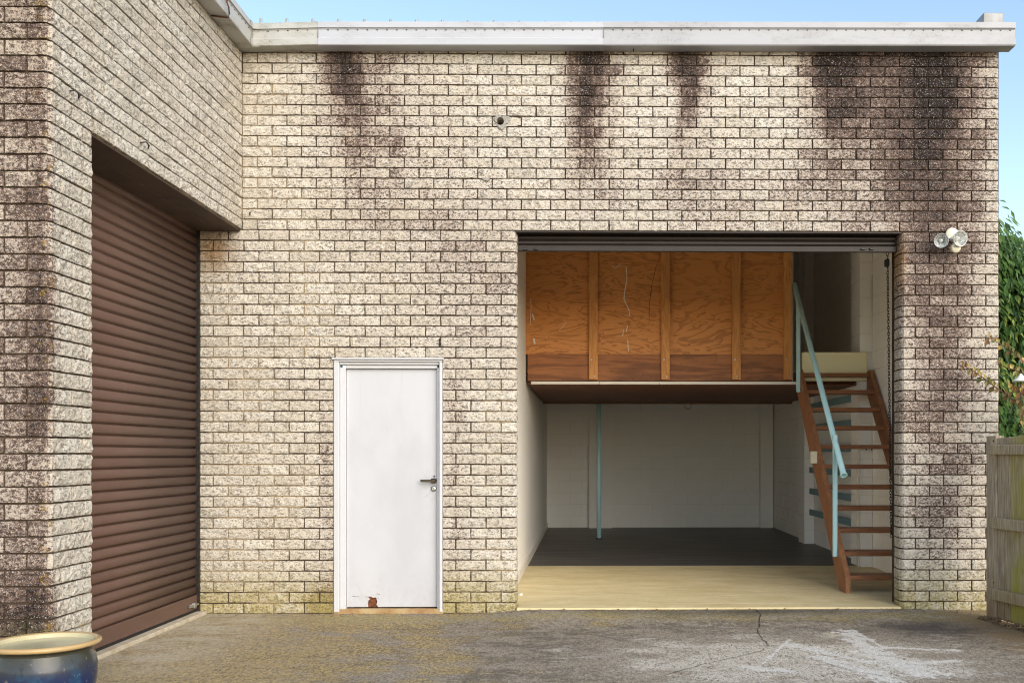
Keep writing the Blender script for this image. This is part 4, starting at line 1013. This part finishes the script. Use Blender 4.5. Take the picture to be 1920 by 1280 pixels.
# shrub leaning over the fence
shrub = empty('leaning_shrub', (3.75, -0.45, 0), 'shrub with reddish twigs and small leaves arching over the fence', 'shrub')
sm_ = MB(); lm = MB()
def sprig(pts, r0=0.008):
    P = [at(a, b, y) for a, b, y in pts]; sm_.tube(P, r0, 7, True, 0.0015)
    for i in range(len(P) - 1):
        seg = P[i + 1] - P[i]; nn = max(2, int(seg.length / 0.026))
        for k in range(nn):
            q = P[i].lerp(P[i + 1], k / nn); d = seg.normalized()
            for sgn in (-1, 1):
                if rr.random() < 0.25: continue
                dirv = d * 0.5 + Vector((0.1, rr.uniform(-0.8, 0.4), 0.75 * sgn if rr.random() < 0.75 else 0.5)) ; leaf_at(lm, q, dirv, Vector((rr.uniform(-0.6, 0.6), -1, 0.4)), rr.uniform(0.042, 0.072), rr.uniform(0.014, 0.023), rr.random(), 0.35)
sprig([(1960, 800, -0.42), (1905, 752, -0.40), (1870, 728, -0.38), (1835, 702, -0.36), (1812, 688, -0.35), (1798, 684, -0.35)])
sprig([(1975, 735, -0.42), (1925, 682, -0.42), (1895, 657, -0.42), (1868, 640, -0.42), (1848, 631, -0.42)])
sprig([(1985, 740, -0.48), (1935, 705, -0.46), (1900, 692, -0.46), (1882, 688, -0.44), (1868, 678, -0.44)])
sprig([(1990, 780, -0.5), (1945, 742, -0.5), (1915, 726, -0.5), (1893, 722, -0.5)])
sprig([(1990, 800, -0.5), (1945, 770, -0.5), (1922, 748, -0.46), (1905, 742, -0.46)])
sprig([(1990, 790, -0.62), (1950, 752, -0.62), (1920, 735, -0.62), (1900, 733, -0.62), (1888, 724, -0.62)])
sprig([(1985, 830, -0.62), (1940, 790, -0.62), (1915, 764, -0.62), (1902, 752, -0.62)])
sprig([(1980, 850, -0.62), (1945, 822, -0.62), (1922, 800, -0.62), (1912, 782, -0.62)])
for px, py in ((1960, 800), (1975, 735), (1985, 740), (1990, 780), (1990, 800)):
    e = at(px, py, -0.46); sm_.tube([(3.80, -0.45, -0.03), (3.82, -0.45, 0.7), (3.80, -0.46, 1.2), e], 0.012, 8, True, 0.006)
sm_.build('stem', 'twig', shrub, True); lm.build('foliage', 'sprig_leaf', shrub)
# white lamp cap beyond the fence
lp = at(1911, 711, -0.56); gl = empty('garden_lamp', (lp.x, -0.56, 0), 'white conical garden lamp cap half hidden by shrub beyond fence', 'lamp')
MB().lathe([(0.008, 0.055), (0.012, 0.045), (0.03, 0.022), (0.062, 0.0), (0.064, -0.006), (0.055, -0.004), (0.01, 0.012)], 32, (lp.x + 0.012, -0.56, lp.z - 0.01)).build('lamp_cap', 'plastic_white', gl, True)
MB().tube([(lp.x + 0.012, -0.56, -0.02), (lp.x + 0.012, -0.56, lp.z - 0.02)], 0.006, 12).build('pole', 'bark', gl, True)

# leaf litter and grit
m = MB(); rr = random.Random(21)
for i in range(150):
    if i < 100: x, y = rr.uniform(-3.0, 3.2), -abs(rr.gauss(0, 0.06)) - 0.02
    else: x, y = rr.uniform(-2.4, 3.0), rr.uniform(-2.6, -0.1)
    z = gz(x, y) + 0.002; r_ = rr.uniform(0.003, 0.010); a = rr.uniform(0, 6.28)
    if rr.random() < 0.6: m.lathe([(0.0005, 0), (r_, r_ * 0.3), (r_ * 0.6, r_ * 0.9), (0.0005, r_)], 6, (x, y, z))
    else: leaf_at(m, Vector((x, y, z + 0.003)), Vector((math.cos(a), math.sin(a), 0.15)), Vector((0, 0, 1)), r_ * 4, r_ * 0.9, None)
lt_ = m.build('leaf_litter', 'mulch'); lt_['kind'] = 'stuff'; lt_['label'] = 'scattered grit and dry leaf bits along the wall foot'; lt_['category'] = 'litter'
